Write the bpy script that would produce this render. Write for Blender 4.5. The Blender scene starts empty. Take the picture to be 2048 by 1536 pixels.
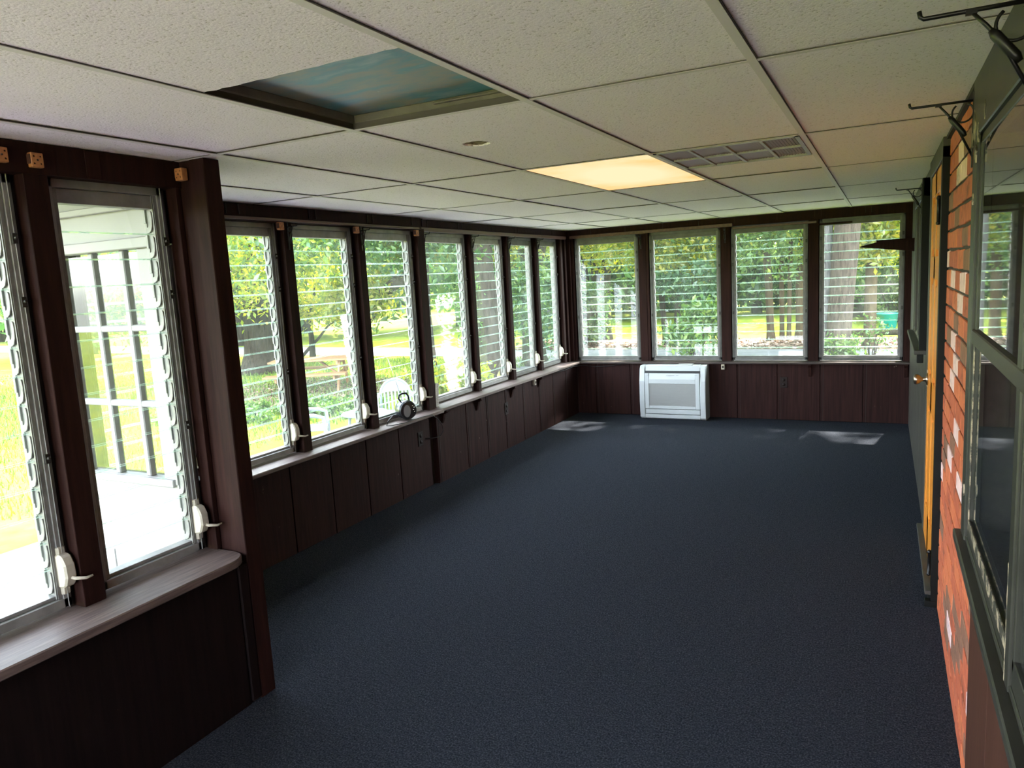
import bpy, bmesh, math, random
import numpy as np
from mathutils import Matrix, Vector

random.seed(7)
RNG = np.random.default_rng(7)
SC = bpy.context.scene
COL = SC.collection

# ------------------------------------------------------------------ camera, sky, sun, exposure
EYE = 1.61
cam_data = bpy.data.cameras.new('camera')
cam_data.sensor_fit = 'HORIZONTAL'
cam_data.sensor_width = 36.0
cam_data.lens = 25.846
cam_data.clip_start = 0.02
cam_data.clip_end = 500.0
cam = bpy.data.objects.new('camera', cam_data)
COL.objects.link(cam)
R_RIGHT = Vector((0.89297087, 0.44674997, -0.05493180))
R_UP = Vector((-0.01537721, 0.15224683, 0.98822287))
R_FWD = Vector((-0.44985173, 0.88160953, -0.14282175))
cm = Matrix((( R_RIGHT.x, R_UP.x, -R_FWD.x, 0.0),
             ( R_RIGHT.y, R_UP.y, -R_FWD.y, 0.0),
             ( R_RIGHT.z, R_UP.z, -R_FWD.z, EYE),
             (0, 0, 0, 1)))
cam.matrix_world = cm
SC.camera = cam

world = bpy.data.worlds.new('sky')
SC.world = world
world.use_nodes = True
wn = world.node_tree
bg = wn.nodes['Background']
skyt = wn.nodes.new('ShaderNodeTexSky')
skyt.sky_type = 'NISHITA'
skyt.sun_disc = False
skyt.sun_elevation = math.radians(56)
skyt.sun_rotation = math.radians(8)
skyt.air_density = 1.0
skyt.dust_density = 2.0
skyt.ozone_density = 1.0
hz = wn.nodes.new('ShaderNodeHueSaturation')
hz.inputs['Saturation'].default_value = .45
wn.links.new(skyt.outputs[0], hz.inputs['Color'])
wn.links.new(hz.outputs[0], bg.inputs['Color'])
bg.inputs['Strength'].default_value = 0.62

sun_data = bpy.data.lights.new('sun', 'SUN')
sun_data.energy = 6.0
sun_data.angle = math.radians(0.8)
sun_data.color = (1.0, 0.875, 0.81)
sun = bpy.data.objects.new('sun', sun_data)
COL.objects.link(sun)
sun.location = (0, 30, 40)
sun.rotation_euler = Vector((-0.10, -0.55, -0.83)).to_track_quat('-Z', 'Y').to_euler()

SC.view_settings.view_transform = 'Standard'
SC.view_settings.look = 'None'
SC.view_settings.gamma = 1.0
SC.view_settings.use_curve_mapping = False
SC.view_settings.exposure = 3.35
SC.cycles.use_denoising = True
SC.cycles.max_bounces = 14
SC.cycles.diffuse_bounces = 7
SC.cycles.glossy_bounces = 5
SC.cycles.transmission_bounces = 6
SC.cycles.transparent_max_bounces = 40
SC.cycles.caustics_reflective = False
SC.cycles.caustics_refractive = False
SC.cycles.sample_clamp_indirect = 8.0

# ------------------------------------------------------------------ materials
MAT = {}

def new_mat(name):
    m = bpy.data.materials.new(name)
    m.use_nodes = True
    nt = m.node_tree
    for n in list(nt.nodes):
        nt.nodes.remove(n)
    out = nt.nodes.new('ShaderNodeOutputMaterial')
    MAT[name] = m
    return m, nt, out

def principled(nt, out, col=(.5, .5, .5), rough=.5, metal=0.0, spec=.5):
    b = nt.nodes.new('ShaderNodeBsdfPrincipled')
    b.inputs['Base Color'].default_value = (*col, 1)
    b.inputs['Roughness'].default_value = rough
    b.inputs['Metallic'].default_value = metal
    b.inputs['Specular IOR Level'].default_value = spec
    nt.links.new(b.outputs[0], out.inputs['Surface'])
    return b

def coords(nt, kind='Object', scale=(1, 1, 1)):
    tc = nt.nodes.new('ShaderNodeTexCoord')
    mp = nt.nodes.new('ShaderNodeMapping')
    mp.inputs['Scale'].default_value = scale
    if kind == 'World':
        g = nt.nodes.new('ShaderNodeNewGeometry')
        nt.links.new(g.outputs['Position'], mp.inputs['Vector'])
    else:
        nt.links.new(tc.outputs[kind], mp.inputs['Vector'])
    return mp.outputs[0]

def noise(nt, vec, scale=5, detail=4, rough=.55):
    n = nt.nodes.new('ShaderNodeTexNoise')
    n.inputs['Scale'].default_value = scale
    n.inputs['Detail'].default_value = detail
    n.inputs['Roughness'].default_value = rough
    nt.links.new(vec, n.inputs['Vector'])
    return n.outputs['Fac']

def ramp(nt, fac, stops, interp='LINEAR'):
    r = nt.nodes.new('ShaderNodeValToRGB')
    r.color_ramp.interpolation = interp
    e = r.color_ramp.elements
    while len(e) < len(stops):
        e.new(0.5)
    for i, (p, c) in enumerate(stops):
        e[i].position = p
        e[i].color = (*c, 1) if len(c) == 3 else c
    nt.links.new(fac, r.inputs['Fac'])
    return r.outputs['Color']

def bump(nt, b, height, strength=.3, dist=.01):
    n = nt.nodes.new('ShaderNodeBump')
    n.inputs['Strength'].default_value = strength
    n.inputs['Distance'].default_value = dist
    nt.links.new(height, n.inputs['Height'])
    nt.links.new(n.outputs[0], b.inputs['Normal'])

def mixc(nt, fac, a, b):
    m = nt.nodes.new('ShaderNodeMix')
    m.data_type = 'RGBA'
    if isinstance(fac, (int, float)):
        m.inputs[0].default_value = fac
    else:
        nt.links.new(fac, m.inputs[0])
    for sock, v in ((m.inputs[6], a), (m.inputs[7], b)):
        if isinstance(v, tuple):
            sock.default_value = (*v, 1)
        else:
            nt.links.new(v, sock)
    return m.outputs[2]

def wood_mat(name, dark, light, grain=(14, 14, 1.2), rough=.45, scratch=None, space='World', spec=.5, bstr=.25):
    m, nt, out = new_mat(name)
    b = principled(nt, out, rough=rough, spec=spec)
    v = coords(nt, space, grain)
    f = noise(nt, v, 3.0, 6, .6)
    c = ramp(nt, f, [(.3, dark), (.72, light)])
    if scratch:
        v2 = coords(nt, space, scratch[0])
        f2 = noise(nt, v2, 9.0, 3, .6)
        mask = ramp(nt, f2, [(scratch[1], (0, 0, 0)), (scratch[1] + .02, (1, 1, 1))])
        c = mixc(nt, mask, c, scratch[2])
    nt.links.new(c, b.inputs['Base Color'])
    bump(nt, b, f, bstr, .004)
    return m

def plain_mat(name, col, rough=.5, metal=0.0, var=.0, scale=8, bs=0.0, space='World', spec=.5):
    m, nt, out = new_mat(name)
    b = principled(nt, out, col, rough, metal, spec)
    if var or bs:
        f = noise(nt, coords(nt, space), scale, 4, .6)
        if var:
            lo = tuple(max(0, x * (1 - var)) for x in col)
            hi = tuple(min(1, x * (1 + var)) for x in col)
            nt.links.new(ramp(nt, f, [(.3, lo), (.7, hi)]), b.inputs['Base Color'])
        if bs:
            bump(nt, b, f, bs, .004)
    return m

def bark_mat(name, dark, light, sc):
    m, nt, out = new_mat(name)
    b = principled(nt, out, rough=.95, spec=.05)
    v = coords(nt, 'Object', (sc, sc, sc * .16))
    f = noise(nt, v, 3.4, 8, .75)
    f2 = noise(nt, coords(nt, 'Object', (1, 1, .5)), 2.2, 4, .6)
    c = ramp(nt, f, [(.36, dark), (.50, tuple((a + d) / 2 for a, d in zip(dark, light))), (.66, light)])
    c = mixc(nt, ramp(nt, f2, [(.4, (0, 0, 0)), (.7, (.45, .45, .45))]), c, tuple(x * .55 for x in light))
    nt.links.new(c, b.inputs['Base Color'])
    bump(nt, b, f, 1.0, .05)
wood_mat('stained_wood', (.012, .0044, .0036), (.030, .0112, .009), (16, 16, 1.0), .65, spec=.08)
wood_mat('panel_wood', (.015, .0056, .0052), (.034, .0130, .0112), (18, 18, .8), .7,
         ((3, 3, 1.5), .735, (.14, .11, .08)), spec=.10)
wood_mat('panel_wood_shaded', (.0045, .0025, .0025), (.012, .006, .0055), (18, 18, .8), .7,  # same wood as panel_wood, near wall shade put into a darker colour
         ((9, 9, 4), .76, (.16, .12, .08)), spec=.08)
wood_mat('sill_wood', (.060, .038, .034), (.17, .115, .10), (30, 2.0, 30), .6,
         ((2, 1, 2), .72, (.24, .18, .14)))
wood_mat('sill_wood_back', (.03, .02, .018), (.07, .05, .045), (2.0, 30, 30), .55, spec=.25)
wood_mat('rail_wood', (.055, .020, .012), (.12, .050, .028), (14, 1.0, 14), .4)
wood_mat('block_wood', (.34, .12, .035), (.52, .22, .075), (20, 20, 20), .5)
wood_mat('door_pine', (.50, .155, .016), (.68, .26, .036), (26, 26, .9), .42, spec=.25)
wood_mat('brown_panel', (.040, .015, .010), (.075, .030, .019), (30, 30, .7), .6, spec=.12)
wood_mat('picnic_wood', (.14, .062, .022), (.21, .10, .038), (4, 4, 4), .6)
bark_mat('bark', (.016, .012, .009), (.070, .054, .042), 5)
bark_mat('bark_pale', (.045, .030, .017), (.12, .085, .050), 6)
bark_mat('bark_grey', (.022, .020, .019), (.15, .135, .13), 9)
bark_mat('bark_giant', (.014, .010, .008), (.105, .078, .060), 9)
wood_mat('joist_wood', (.10, .085, .065), (.17, .145, .11), (4, 4, 4), .8)
plain_mat('outer_stud', (.02, .012, .01), .8)
plain_mat('aluminium', (.23, .22, .212), .45, .2, .2, 14, .1)
plain_mat('aluminium_dull', (.105, .10, .094), .5, .2, .25, 14, .1)
plain_mat('aluminium_white', (.165, .155, .145), .5, 0, .28, 22, .15)
plain_mat('operator_white', (.46, .41, .33), .45, 0, .15, 20, .05)
plain_mat('dark_metal', (.05, .045, .04), .5, .6)
plain_mat('black_iron', (.012, .010, .010), .38, .5)
plain_mat('brass_knob', (.40, .32, .26), .28, 1.0)
plain_mat('green_black_paint', (.033, .031, .025), .42, 0, .25, 6, .06, spec=.3)
plain_mat('black_paint_shade', (.006, .006, .0055), .5, 0, .3, 9, .08, spec=.12)  # black paint; on the near door casing it stands for a shaded face
plain_mat('grey_paint', (.046, .040, .034), .5, 0, .25, 5, .06, spec=.3)
plain_mat('outlet_plastic', (.012, .006, .005), .5, spec=.15)
plain_mat('cream_plastic', (.52, .46, .36), .4)
plain_mat('unit_white', (.50, .52, .53), .35)
plain_mat('unit_grey', (.33, .33, .32), .5)
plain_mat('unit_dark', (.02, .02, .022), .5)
plain_mat('white_paint', (.225, .21, .207), .6, 0, .05, 3)
plain_mat('white_plastic', (.135, .158, .166), .4)
plain_mat('cord_black', (.012, .012, .013), .45)
plain_mat('radio_black', (.014, .015, .018), .28)
plain_mat('radio_grey', (.26, .26, .27), .55)
plain_mat('chrome', (.6, .6, .6), .2, 1.0)
plain_mat('thermo_metal', (.34, .31, .28), .5, .2, .25, 60)
plain_mat('tee_metal', (.74, .66, .63), .6, 0, .03, 4, spec=.2)
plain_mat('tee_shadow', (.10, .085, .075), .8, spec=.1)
plain_mat('vent_metal', (.36, .335, .32), .5)
plain_mat('vent_dark', (.03, .03, .03), .8)
plain_mat('teal_plastic', (.0, .17, .16), .4)
plain_mat('car_white', (.36, .38, .42), .25)
plain_mat('car_glass', (.25, .34, .42), .08)
plain_mat('tyre', (.015, .015, .016), .8)
plain_mat('roof_felt', (.08, .075, .07), .9)
plain_mat('room_dark', (.05, .035, .03), .8)
plain_mat('mortar', (.055, .045, .040), .95, 0, .3, 30, .4)
for bn, lo, hi in (('brick_red', (.36, .070, .030), (.54, .130, .060)),
                   ('brick_orange', (.46, .10, .036), (.64, .17, .07)),
                   ('brick_brown', (.17, .075, .045), (.28, .12, .075)),
                   ('brick_pink', (.64, .38, .36), (.86, .60, .58))):
    m, nt, out = new_mat(bn)
    b = principled(nt, out, rough=.62)
    f = noise(nt, coords(nt, 'World', (1, 2.2, 1)), 16, 6, .65)
    f2 = noise(nt, coords(nt, 'World', (1, 1, 2)), 5, 4, .7)
    c = ramp(nt, f, [(.32, lo), (.66, hi)])
    mk = ramp(nt, f2, [(.56, (0, 0, 0)), (.66, (1, 1, 1))])
    c = mixc(nt, mk, c, (lo[0] * .62, lo[1] * .72, lo[2] * .8))
    nt.links.new(c, b.inputs['Base Color'])
    bump(nt, b, f, .5, .006)

# chipped dark paint showing pale wood
m, nt, out = new_mat('chipped_paint')
b = principled(nt, out, rough=.45)
f = noise(nt, coords(nt, 'World', (1, .6, .6)), 42, 5, .7)
nt.links.new(ramp(nt, f, [(.47, (.05, .045, .035)), (.56, (.38, .30, .21))]), b.inputs['Base Color'])
bump(nt, b, f, .5, .004)

# carpet
m, nt, out = new_mat('carpet')
b = principled(nt, out, rough=1.0, spec=.0)
v = coords(nt, 'World')
f = noise(nt, v, 150, 4, .8)
f2 = noise(nt, coords(nt, 'World', (1, 3, 1)), 26, 4, .6)
c1 = ramp(nt, f, [(.36, (.008, .009, .012)), (.52, (.034, .038, .049)), (.70, (.13, .135, .155))])
c2 = mixc(nt, .25, c1, ramp(nt, f2, [(.35, (.017, .019, .026)), (.65, (.055, .060, .075))]))
nt.links.new(c2, b.inputs['Base Color'])
bump(nt, b, f, .9, .01)

# ceiling tile with fine pinholes
def tile_mat(name, col):
    m, nt, out = new_mat(name)
    b = principled(nt, out, rough=.9, spec=.2)
    v = coords(nt, 'World')
    f = noise(nt, v, 150, 2, .5)
    pin = ramp(nt, f, [(.30, (.55, .46, .42)), (.37, col)])
    sp = noise(nt, coords(nt, 'World'), 1.4, 3, .5)
    c = mixc(nt, ramp(nt, sp, [(.35, (0, 0, 0)), (.75, (.16, .16, .16))]), pin, (col[0] * .92, col[1] * .88, col[2] * .82))
    nt.links.new(c, b.inputs['Base Color'])
    bump(nt, b, f, .35, .004)
tile_mat('ceiling_tile', (.93, .825, .86))
plain_mat('insulation', (.24, .19, .10), .95, 0, .4, 80, 1.0)

# painted deck above the missing tile
m, nt, out = new_mat('painted_deck')
b = principled(nt, out, rough=.4)
v = coords(nt, 'World', (1.0, 2.6, 1))
f = noise(nt, v, 2.4, 5, .6)
c = ramp(nt, f, [(.32, (.30, .36, .36)), (.44, (.07, .22, .26)), (.54, (.26, .225, .16)), (.66, (.10, .21, .22)), (.78, (.36, .38, .36))])
f2 = noise(nt, coords(nt, 'World', (2, 6, 1)), 9, 5, .7)
c = mixc(nt, ramp(nt, f2, [(.70, (0, 0, 0)), (.74, (1, 1, 1))]), c, (.6, .6, .55))
nt.links.new(c, b.inputs['Base Color'])

# lamp diffuser
m, nt, out = new_mat('lamp_diffuser')
em = nt.nodes.new('ShaderNodeEmission')
f = noise(nt, coords(nt, 'World'), 2.2, 5, .65)
fs = noise(nt, coords(nt, 'World'), 60, 2, .6)
c = ramp(nt, f, [(.32, (1.0, .52, .16)), (.50, (1.0, .66, .32)), (.62, (1.0, .74, .44))])
c = mixc(nt, ramp(nt, fs, [(.3, (0, 0, 0)), (.7, (.25, .25, .25))]), c, (1.0, .56, .20))
sx = nt.nodes.new('ShaderNodeTexCoord')
gd = nt.nodes.new('ShaderNodeTexGradient')
gd.gradient_type = 'SPHERICAL'
mp_ = nt.nodes.new('ShaderNodeMapping')
mp_.inputs['Scale'].default_value = (2.6, 1.45, 1)
nt.links.new(sx.outputs['Object'], mp_.inputs['Vector'])
nt.links.new(mp_.outputs[0], gd.inputs['Vector'])
c = mixc(nt, ramp(nt, gd.outputs['Fac'], [(.12, (0, 0, 0)), (.55, (1, 1, 1))]), c, (1.0, .76, .46))
nt.links.new(c, em.inputs['Color'])
em.inputs['Strength'].default_value = .118
nt.links.new(em.outputs[0], out.inputs['Surface'])

# glass: see-through with real Fresnel reflection and a little dust
def glass_mat(name, tint, dust, ior=1.5, dustcol=(.75, .85, .75)):
    m, nt, out = new_mat(name)
    tr = nt.nodes.new('ShaderNodeBsdfTransparent')
    tr.inputs['Color'].default_value = (*tint, 1)
    gl = nt.nodes.new('ShaderNodeBsdfGlossy')
    gl.inputs['Roughness'].default_value = .02
    gl.inputs['Color'].default_value = (1, 1, 1, 1)
    fr = nt.nodes.new('ShaderNodeFresnel')
    fr.inputs['IOR'].default_value = ior
    mx = nt.nodes.new('ShaderNodeMixShader')
    ge = nt.nodes.new('ShaderNodeNewGeometry')
    inv = nt.nodes.new('ShaderNodeMath')
    inv.operation = 'SUBTRACT'
    inv.inputs[0].default_value = 1.0
    nt.links.new(ge.outputs['Backfacing'], inv.inputs[1])
    mul = nt.nodes.new('ShaderNodeMath')
    mul.operation = 'MULTIPLY'
    nt.links.new(fr.outputs[0], mul.inputs[0])
    nt.links.new(inv.outputs[0], mul.inputs[1])
    nt.links.new(mul.outputs[0], mx.inputs[0])
    nt.links.new(tr.outputs[0], mx.inputs[1])
    nt.links.new(gl.outputs[0], mx.inputs[2])
    if dust > 0:
        df = nt.nodes.new('ShaderNodeBsdfDiffuse')
        df.inputs['Color'].default_value = (*dustcol, 1)
        tl = nt.nodes.new('ShaderNodeBsdfTranslucent')
        tl.inputs['Color'].default_value = (*dustcol, 1)
        m0 = nt.nodes.new('ShaderNodeMixShader')
        m0.inputs[0].default_value = .6
        nt.links.new(df.outputs[0], m0.inputs[1])
        nt.links.new(tl.outputs[0], m0.inputs[2])
        f = noise(nt, coords(nt, 'World', (1, 1, 1)), 3.5, 6, .65)
        mr = nt.nodes.new('ShaderNodeMapRange')
        mr.inputs[1].default_value = .35
        mr.inputs[2].default_value = .75
        mr.inputs[3].default_value = dust * .4
        mr.inputs[4].default_value = dust * 1.8
        nt.links.new(f, mr.inputs[0])
        m1 = nt.nodes.new('ShaderNodeMixShader')
        nt.links.new(mr.outputs[0], m1.inputs[0])
        nt.links.new(mx.outputs[0], m1.inputs[1])
        nt.links.new(m0.outputs[0], m1.inputs[2])
        nt.links.new(m1.outputs[0], out.inputs['Surface'])
    else:
        nt.links.new(mx.outputs[0], out.inputs['Surface'])
glass_mat('pane_glass', (.965, .99, .97), .022, 1.36)
glass_mat('pane_edge', (.80, .92, .86), .26, 1.45, (.72, .82, .76))
glass_mat('clear_glass', (.97, .98, .975), .006)
glass_mat('house_glass', (.90, .92, .91), .012, 1.75)

# leaves: colour varies leaf by leaf through a stored tint
def leaf_mat(name, stops, trans=.45):
    m, nt, out = new_mat(name)
    at = nt.nodes.new('ShaderNodeAttribute')
    at.attribute_name = 'tint'
    c = ramp(nt, at.outputs['Fac'], stops)
    df = nt.nodes.new('ShaderNodeBsdfDiffuse')
    tl = nt.nodes.new('ShaderNodeBsdfTranslucent')
    nt.links.new(c, df.inputs['Color'])
    hs = nt.nodes.new('ShaderNodeHueSaturation')
    hs.inputs['Hue'].default_value = .492
    hs.inputs['Saturation'].default_value = 1.1
    hs.inputs['Value'].default_value = 1.8
    nt.links.new(c, hs.inputs['Color'])
    nt.links.new(hs.outputs[0], tl.inputs['Color'])
    mx = nt.nodes.new('ShaderNodeMixShader')
    mx.inputs[0].default_value = trans
    nt.links.new(df.outputs[0], mx.inputs[1])
    nt.links.new(tl.outputs[0], mx.inputs[2])
    gl = nt.nodes.new('ShaderNodeBsdfGlossy')
    gl.inputs['Roughness'].default_value = .45
    m2 = nt.nodes.new('ShaderNodeMixShader')
    m2.inputs[0].default_value = .05
    nt.links.new(mx.outputs[0], m2.inputs[1])
    nt.links.new(gl.outputs[0], m2.inputs[2])
    nt.links.new(m2.outputs[0], out.inputs['Surface'])
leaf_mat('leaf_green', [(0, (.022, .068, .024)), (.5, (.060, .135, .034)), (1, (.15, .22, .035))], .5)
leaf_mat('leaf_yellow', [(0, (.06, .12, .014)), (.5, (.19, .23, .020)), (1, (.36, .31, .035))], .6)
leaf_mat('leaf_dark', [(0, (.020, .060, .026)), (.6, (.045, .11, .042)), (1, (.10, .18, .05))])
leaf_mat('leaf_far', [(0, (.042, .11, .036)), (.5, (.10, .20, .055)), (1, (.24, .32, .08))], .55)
leaf_mat('grass_blade', [(0, (.028, .075, .006)), (.5, (.07, .125, .010)), (1, (.14, .185, .018))], .4)
leaf_mat('dry_leaf', [(0, (.06, .03, .018)), (.5, (.14, .08, .05)), (1, (.30, .22, .17))], .15)
leaf_mat('ivy_leaf', [(0, (.022, .07, .010)), (.5, (.06, .13, .017)), (1, (.15, .20, .03))], .4)

def ground_mat(name, stops, scale, det=6, bs=.5):
    m, nt, out = new_mat(name)
    b = principled(nt, out, rough=.95, spec=.1)
    f = noise(nt, coords(nt, 'World'), scale, det, .65)
    nt.links.new(ramp(nt, f, stops), b.inputs['Base Color'])
    bump(nt, b, f, bs, .03)
ground_mat('lawn', [(.30, (.070, .125, .009)), (.5, (.135, .175, .012)), (.70, (.20, .22, .018))], 2.6, 9)
ground_mat('asphalt', [(.3, (.13, .14, .155)), (.7, (.22, .222, .235))], 3.0, 8, .2)
ground_mat('dry_soil', [(.3, (.07, .042, .027)), (.6, (.15, .10, .07)), (.75, (.24, .18, .14))], 6, 8)
ground_mat('gravel_grey', [(.3, (.16, .15, .15)), (.5, (.32, .30, .30)), (.7, (.46, .43, .43))], 22, 6, 1.0)
ground_mat('dappled_concrete', [(.3, (.055, .052, .085)), (.6, (.105, .095, .115)), (.75, (.17, .145, .15))], 5, 8, .2)  # bluish shade and pinkish sun dapples put into the concrete colour
ground_mat('bounce_stone', [(.3, (.50, .46, .47)), (.7, (.66, .61, .63))], 5, 6, .2)  # extra pale stone for the unseen slab that bounces light

# ------------------------------------------------------------------ mesh helpers
class MB:
    def __init__(self):
        self.v, self.f, self.mi, self.sm = [], [], [], []
    def add(self, verts, faces, mi=0, smooth=False):
        o = len(self.v)
        self.v += [tuple(p) for p in verts]
        self.f += [tuple(i + o for i in fc) for fc in faces]
        self.mi += [mi] * len(faces)
        self.sm += [smooth] * len(faces)
        return self
    def box(self, x0, x1, y0, y1, z0, z1, mi=0):
        x0, x1 = min(x0, x1), max(x0, x1); y0, y1 = min(y0, y1), max(y0, y1); z0, z1 = min(z0, z1), max(z0, z1)
        v = [(x0, y0, z0), (x1, y0, z0), (x1, y1, z0), (x0, y1, z0), (x0, y0, z1), (x1, y0, z1), (x1, y1, z1), (x0, y1, z1)]
        f = [(0, 3, 2, 1), (4, 5, 6, 7), (0, 1, 5, 4), (1, 2, 6, 5), (2, 3, 7, 6), (3, 0, 4, 7)]
        return self.add(v, f, mi)
    def obox(self, c, ax, ay, az, hx, hy, hz, mi=0):
        c, ax, ay, az = Vector(c), Vector(ax).normalized(), Vector(ay).normalized(), Vector(az).normalized()
        v = []
        for sz in (-1, 1):
            for sx, sy in ((-1, -1), (1, -1), (1, 1), (-1, 1)):
                v.append(c + ax * hx * sx + ay * hy * sy + az * hz * sz)
        return self.add(v, [(0, 3, 2, 1), (4, 5, 6, 7), (0, 1, 5, 4), (1, 2, 6, 5), (2, 3, 7, 6), (3, 0, 4, 7)], mi)
    def bar(self, a, b, w, h, mi=0):
        a, b = Vector(a), Vector(b)
        d = (b - a)
        up = Vector((0, 0, 1)) if abs(d.normalized().z) < .95 else Vector((0, 1, 0))
        s = d.cross(up).normalized()
        u = s.cross(d).normalized()
        return self.obox((a + b) / 2, d, s, u, d.length / 2, w / 2, h / 2, mi)
    def prism(self, pts, axis, a, b, mi=0):
        # polygon pts in the two other axes, extruded along axis from a to b
        n = len(pts)
        def mk(p, t):
            if axis == 'x': return (t, p[0], p[1])
            if axis == 'y': return (p[0], t, p[1])
            return (p[0], p[1], t)
        v = [mk(p, a) for p in pts] + [mk(p, b) for p in pts]
        f = [tuple(range(n))[::-1], tuple(range(n, 2 * n))]
        f += [(i, (i + 1) % n, n + (i + 1) % n, n + i) for i in range(n)]
        return self.add(v, f, mi)
    def tube(self, pts, radii, seg=8, mi=0, cap=True, wob=0.0):
        pts = [Vector(p) for p in pts]
        if isinstance(radii, (int, float)):
            radii = [radii] * len(pts)
        rings = []
        prev = None
        for i, p in enumerate(pts):
            d = (pts[min(i + 1, len(pts) - 1)] - pts[max(i - 1, 0)]).normalized()
            ref = prev if prev is not None else (Vector((1, 0, 0)) if abs(d.x) < .9 else Vector((0, 1, 0)))
            s = (ref - d * ref.dot(d))
            if s.length < 1e-5:
                s = d.orthogonal()
            s.normalize()
            prev = s
            t = d.cross(s)
            ring = []
            for k in range(seg):
                a = 2 * math.pi * k / seg
                r = radii[i] * (1 + wob * math.sin(3 * a + i * 1.3) + wob * .6 * math.sin(5 * a - i))
                ring.append(p + (s * math.cos(a) + t * math.sin(a)) * r)
            rings.append(ring)
        v = [q for r in rings for q in r]
        f = []
        for i in range(len(pts) - 1):
            for k in range(seg):
                a, b = i * seg + k, i * seg + (k + 1) % seg
                f.append((a, b, b + seg, a + seg))
        self.add(v, f, mi, True)
        if cap:
            o = len(self.v) - len(v)
            self.f += [tuple(o + k for k in range(seg))[::-1], tuple(o + (len(pts) - 1) * seg + k for k in range(seg))]
            self.mi += [mi, mi]; self.sm += [False, False]
        return self
    def lathe(self, prof, origin=(0, 0, 0), axis='z', seg=20, mi=0):
        # prof: (radius, height) pairs
        o = Vector(origin)
        v, f = [], []
        for r, h in prof:
            for k in range(seg):
                a = 2 * math.pi * k / seg
                c, s = r * math.cos(a), r * math.sin(a)
                if axis == 'z': q = Vector((c, s, h))
                elif axis == 'x': q = Vector((h, c, s))
                else: q = Vector((s, h, c))
                v.append(o + q)
        for i in range(len(prof) - 1):
            for k in range(seg):
                a, b = i * seg + k, i * seg + (k + 1) % seg
                f.append((a, b, b + seg, a + seg))
        f.append(tuple(range(seg))[::-1])
        f.append(tuple((len(prof) - 1) * seg + k for k in range(seg)))
        return self.add(v, f, mi, True)
    def mesh(self, name, mats, bevel=0.0):
        me = bpy.data.meshes.new(name)
        me.from_pydata(self.v, [], self.f)
        mats = mats if isinstance(mats, (list, tuple)) else [mats]
        for m in mats:
            me.materials.append(MAT[m])
        me.polygons.foreach_set('material_index', self.mi)
        me.polygons.foreach_set('use_smooth', self.sm)
        me.update()
        bm = bmesh.new()
        bm.from_mesh(me)
        if bevel:
            ed = [e for e in bm.edges if len(e.link_faces) == 2 and e.calc_face_angle(0) > .6]
            bmesh.ops.bevel(bm, geom=ed, offset=bevel, segments=1, affect='EDGES', clamp_overlap=True)
        bmesh.ops.recalc_face_normals(bm, faces=bm.faces)
        bm.to_mesh(me)
        bm.free()
        return me
    def build(self, name, mats, parent=None, bevel=0.0):
        return link(name, self.mesh(name, mats, bevel), parent)

def link(name, me, parent=None, loc=None, rot=None):
    o = bpy.data.objects.new(name, me)
    COL.objects.link(o)
    if parent is not None:
        o.parent = parent
    if loc is not None:
        o.location = loc
    if rot is not None:
        o.rotation_euler = rot
    return o

def tag(o, label=None, cat=None, group=None, kind=None):
    if label: o['label'] = label
    if cat: o['category'] = cat
    if group: o['group'] = group
    if kind: o['kind'] = kind
    return o

def empty(name, loc=(0, 0, 0), rz=0.0):
    o = bpy.data.objects.new(name, None)
    COL.objects.link(o)
    o.location = loc
    o.rotation_euler = (0, 0, rz)
    o.empty_display_size = .1
    return o

def children(o):
    return [c for c in KIDS if c.parent is o]

def copy_tree(o, parent=None):
    c = o.copy()
    COL.objects.link(c)
    if parent is not None:
        c.parent = parent
    for ch in list(o.children):
        copy_tree(ch, c)
    return c

# ------------------------------------------------------------------ key dimensions (metres)
CEIL = 2.10
SILL = .61
HEAD = 2.01
XR = .24
YB = 7.93
XN = -2.34        # post faces of the near left windows
XA = -3.19        # post faces, first half of the far left wall
XB = -3.25        # post faces, second half
PITCH = .0945

# ------------------------------------------------------------------ floor
fl = MB().box(-3.45, .9, -2.6, 8.0, -.08, 0).build('floor', 'carpet')
tag(fl, 'dark navy blue speckled carpet covering the whole sunroom floor', 'floor', kind='structure')

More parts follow.
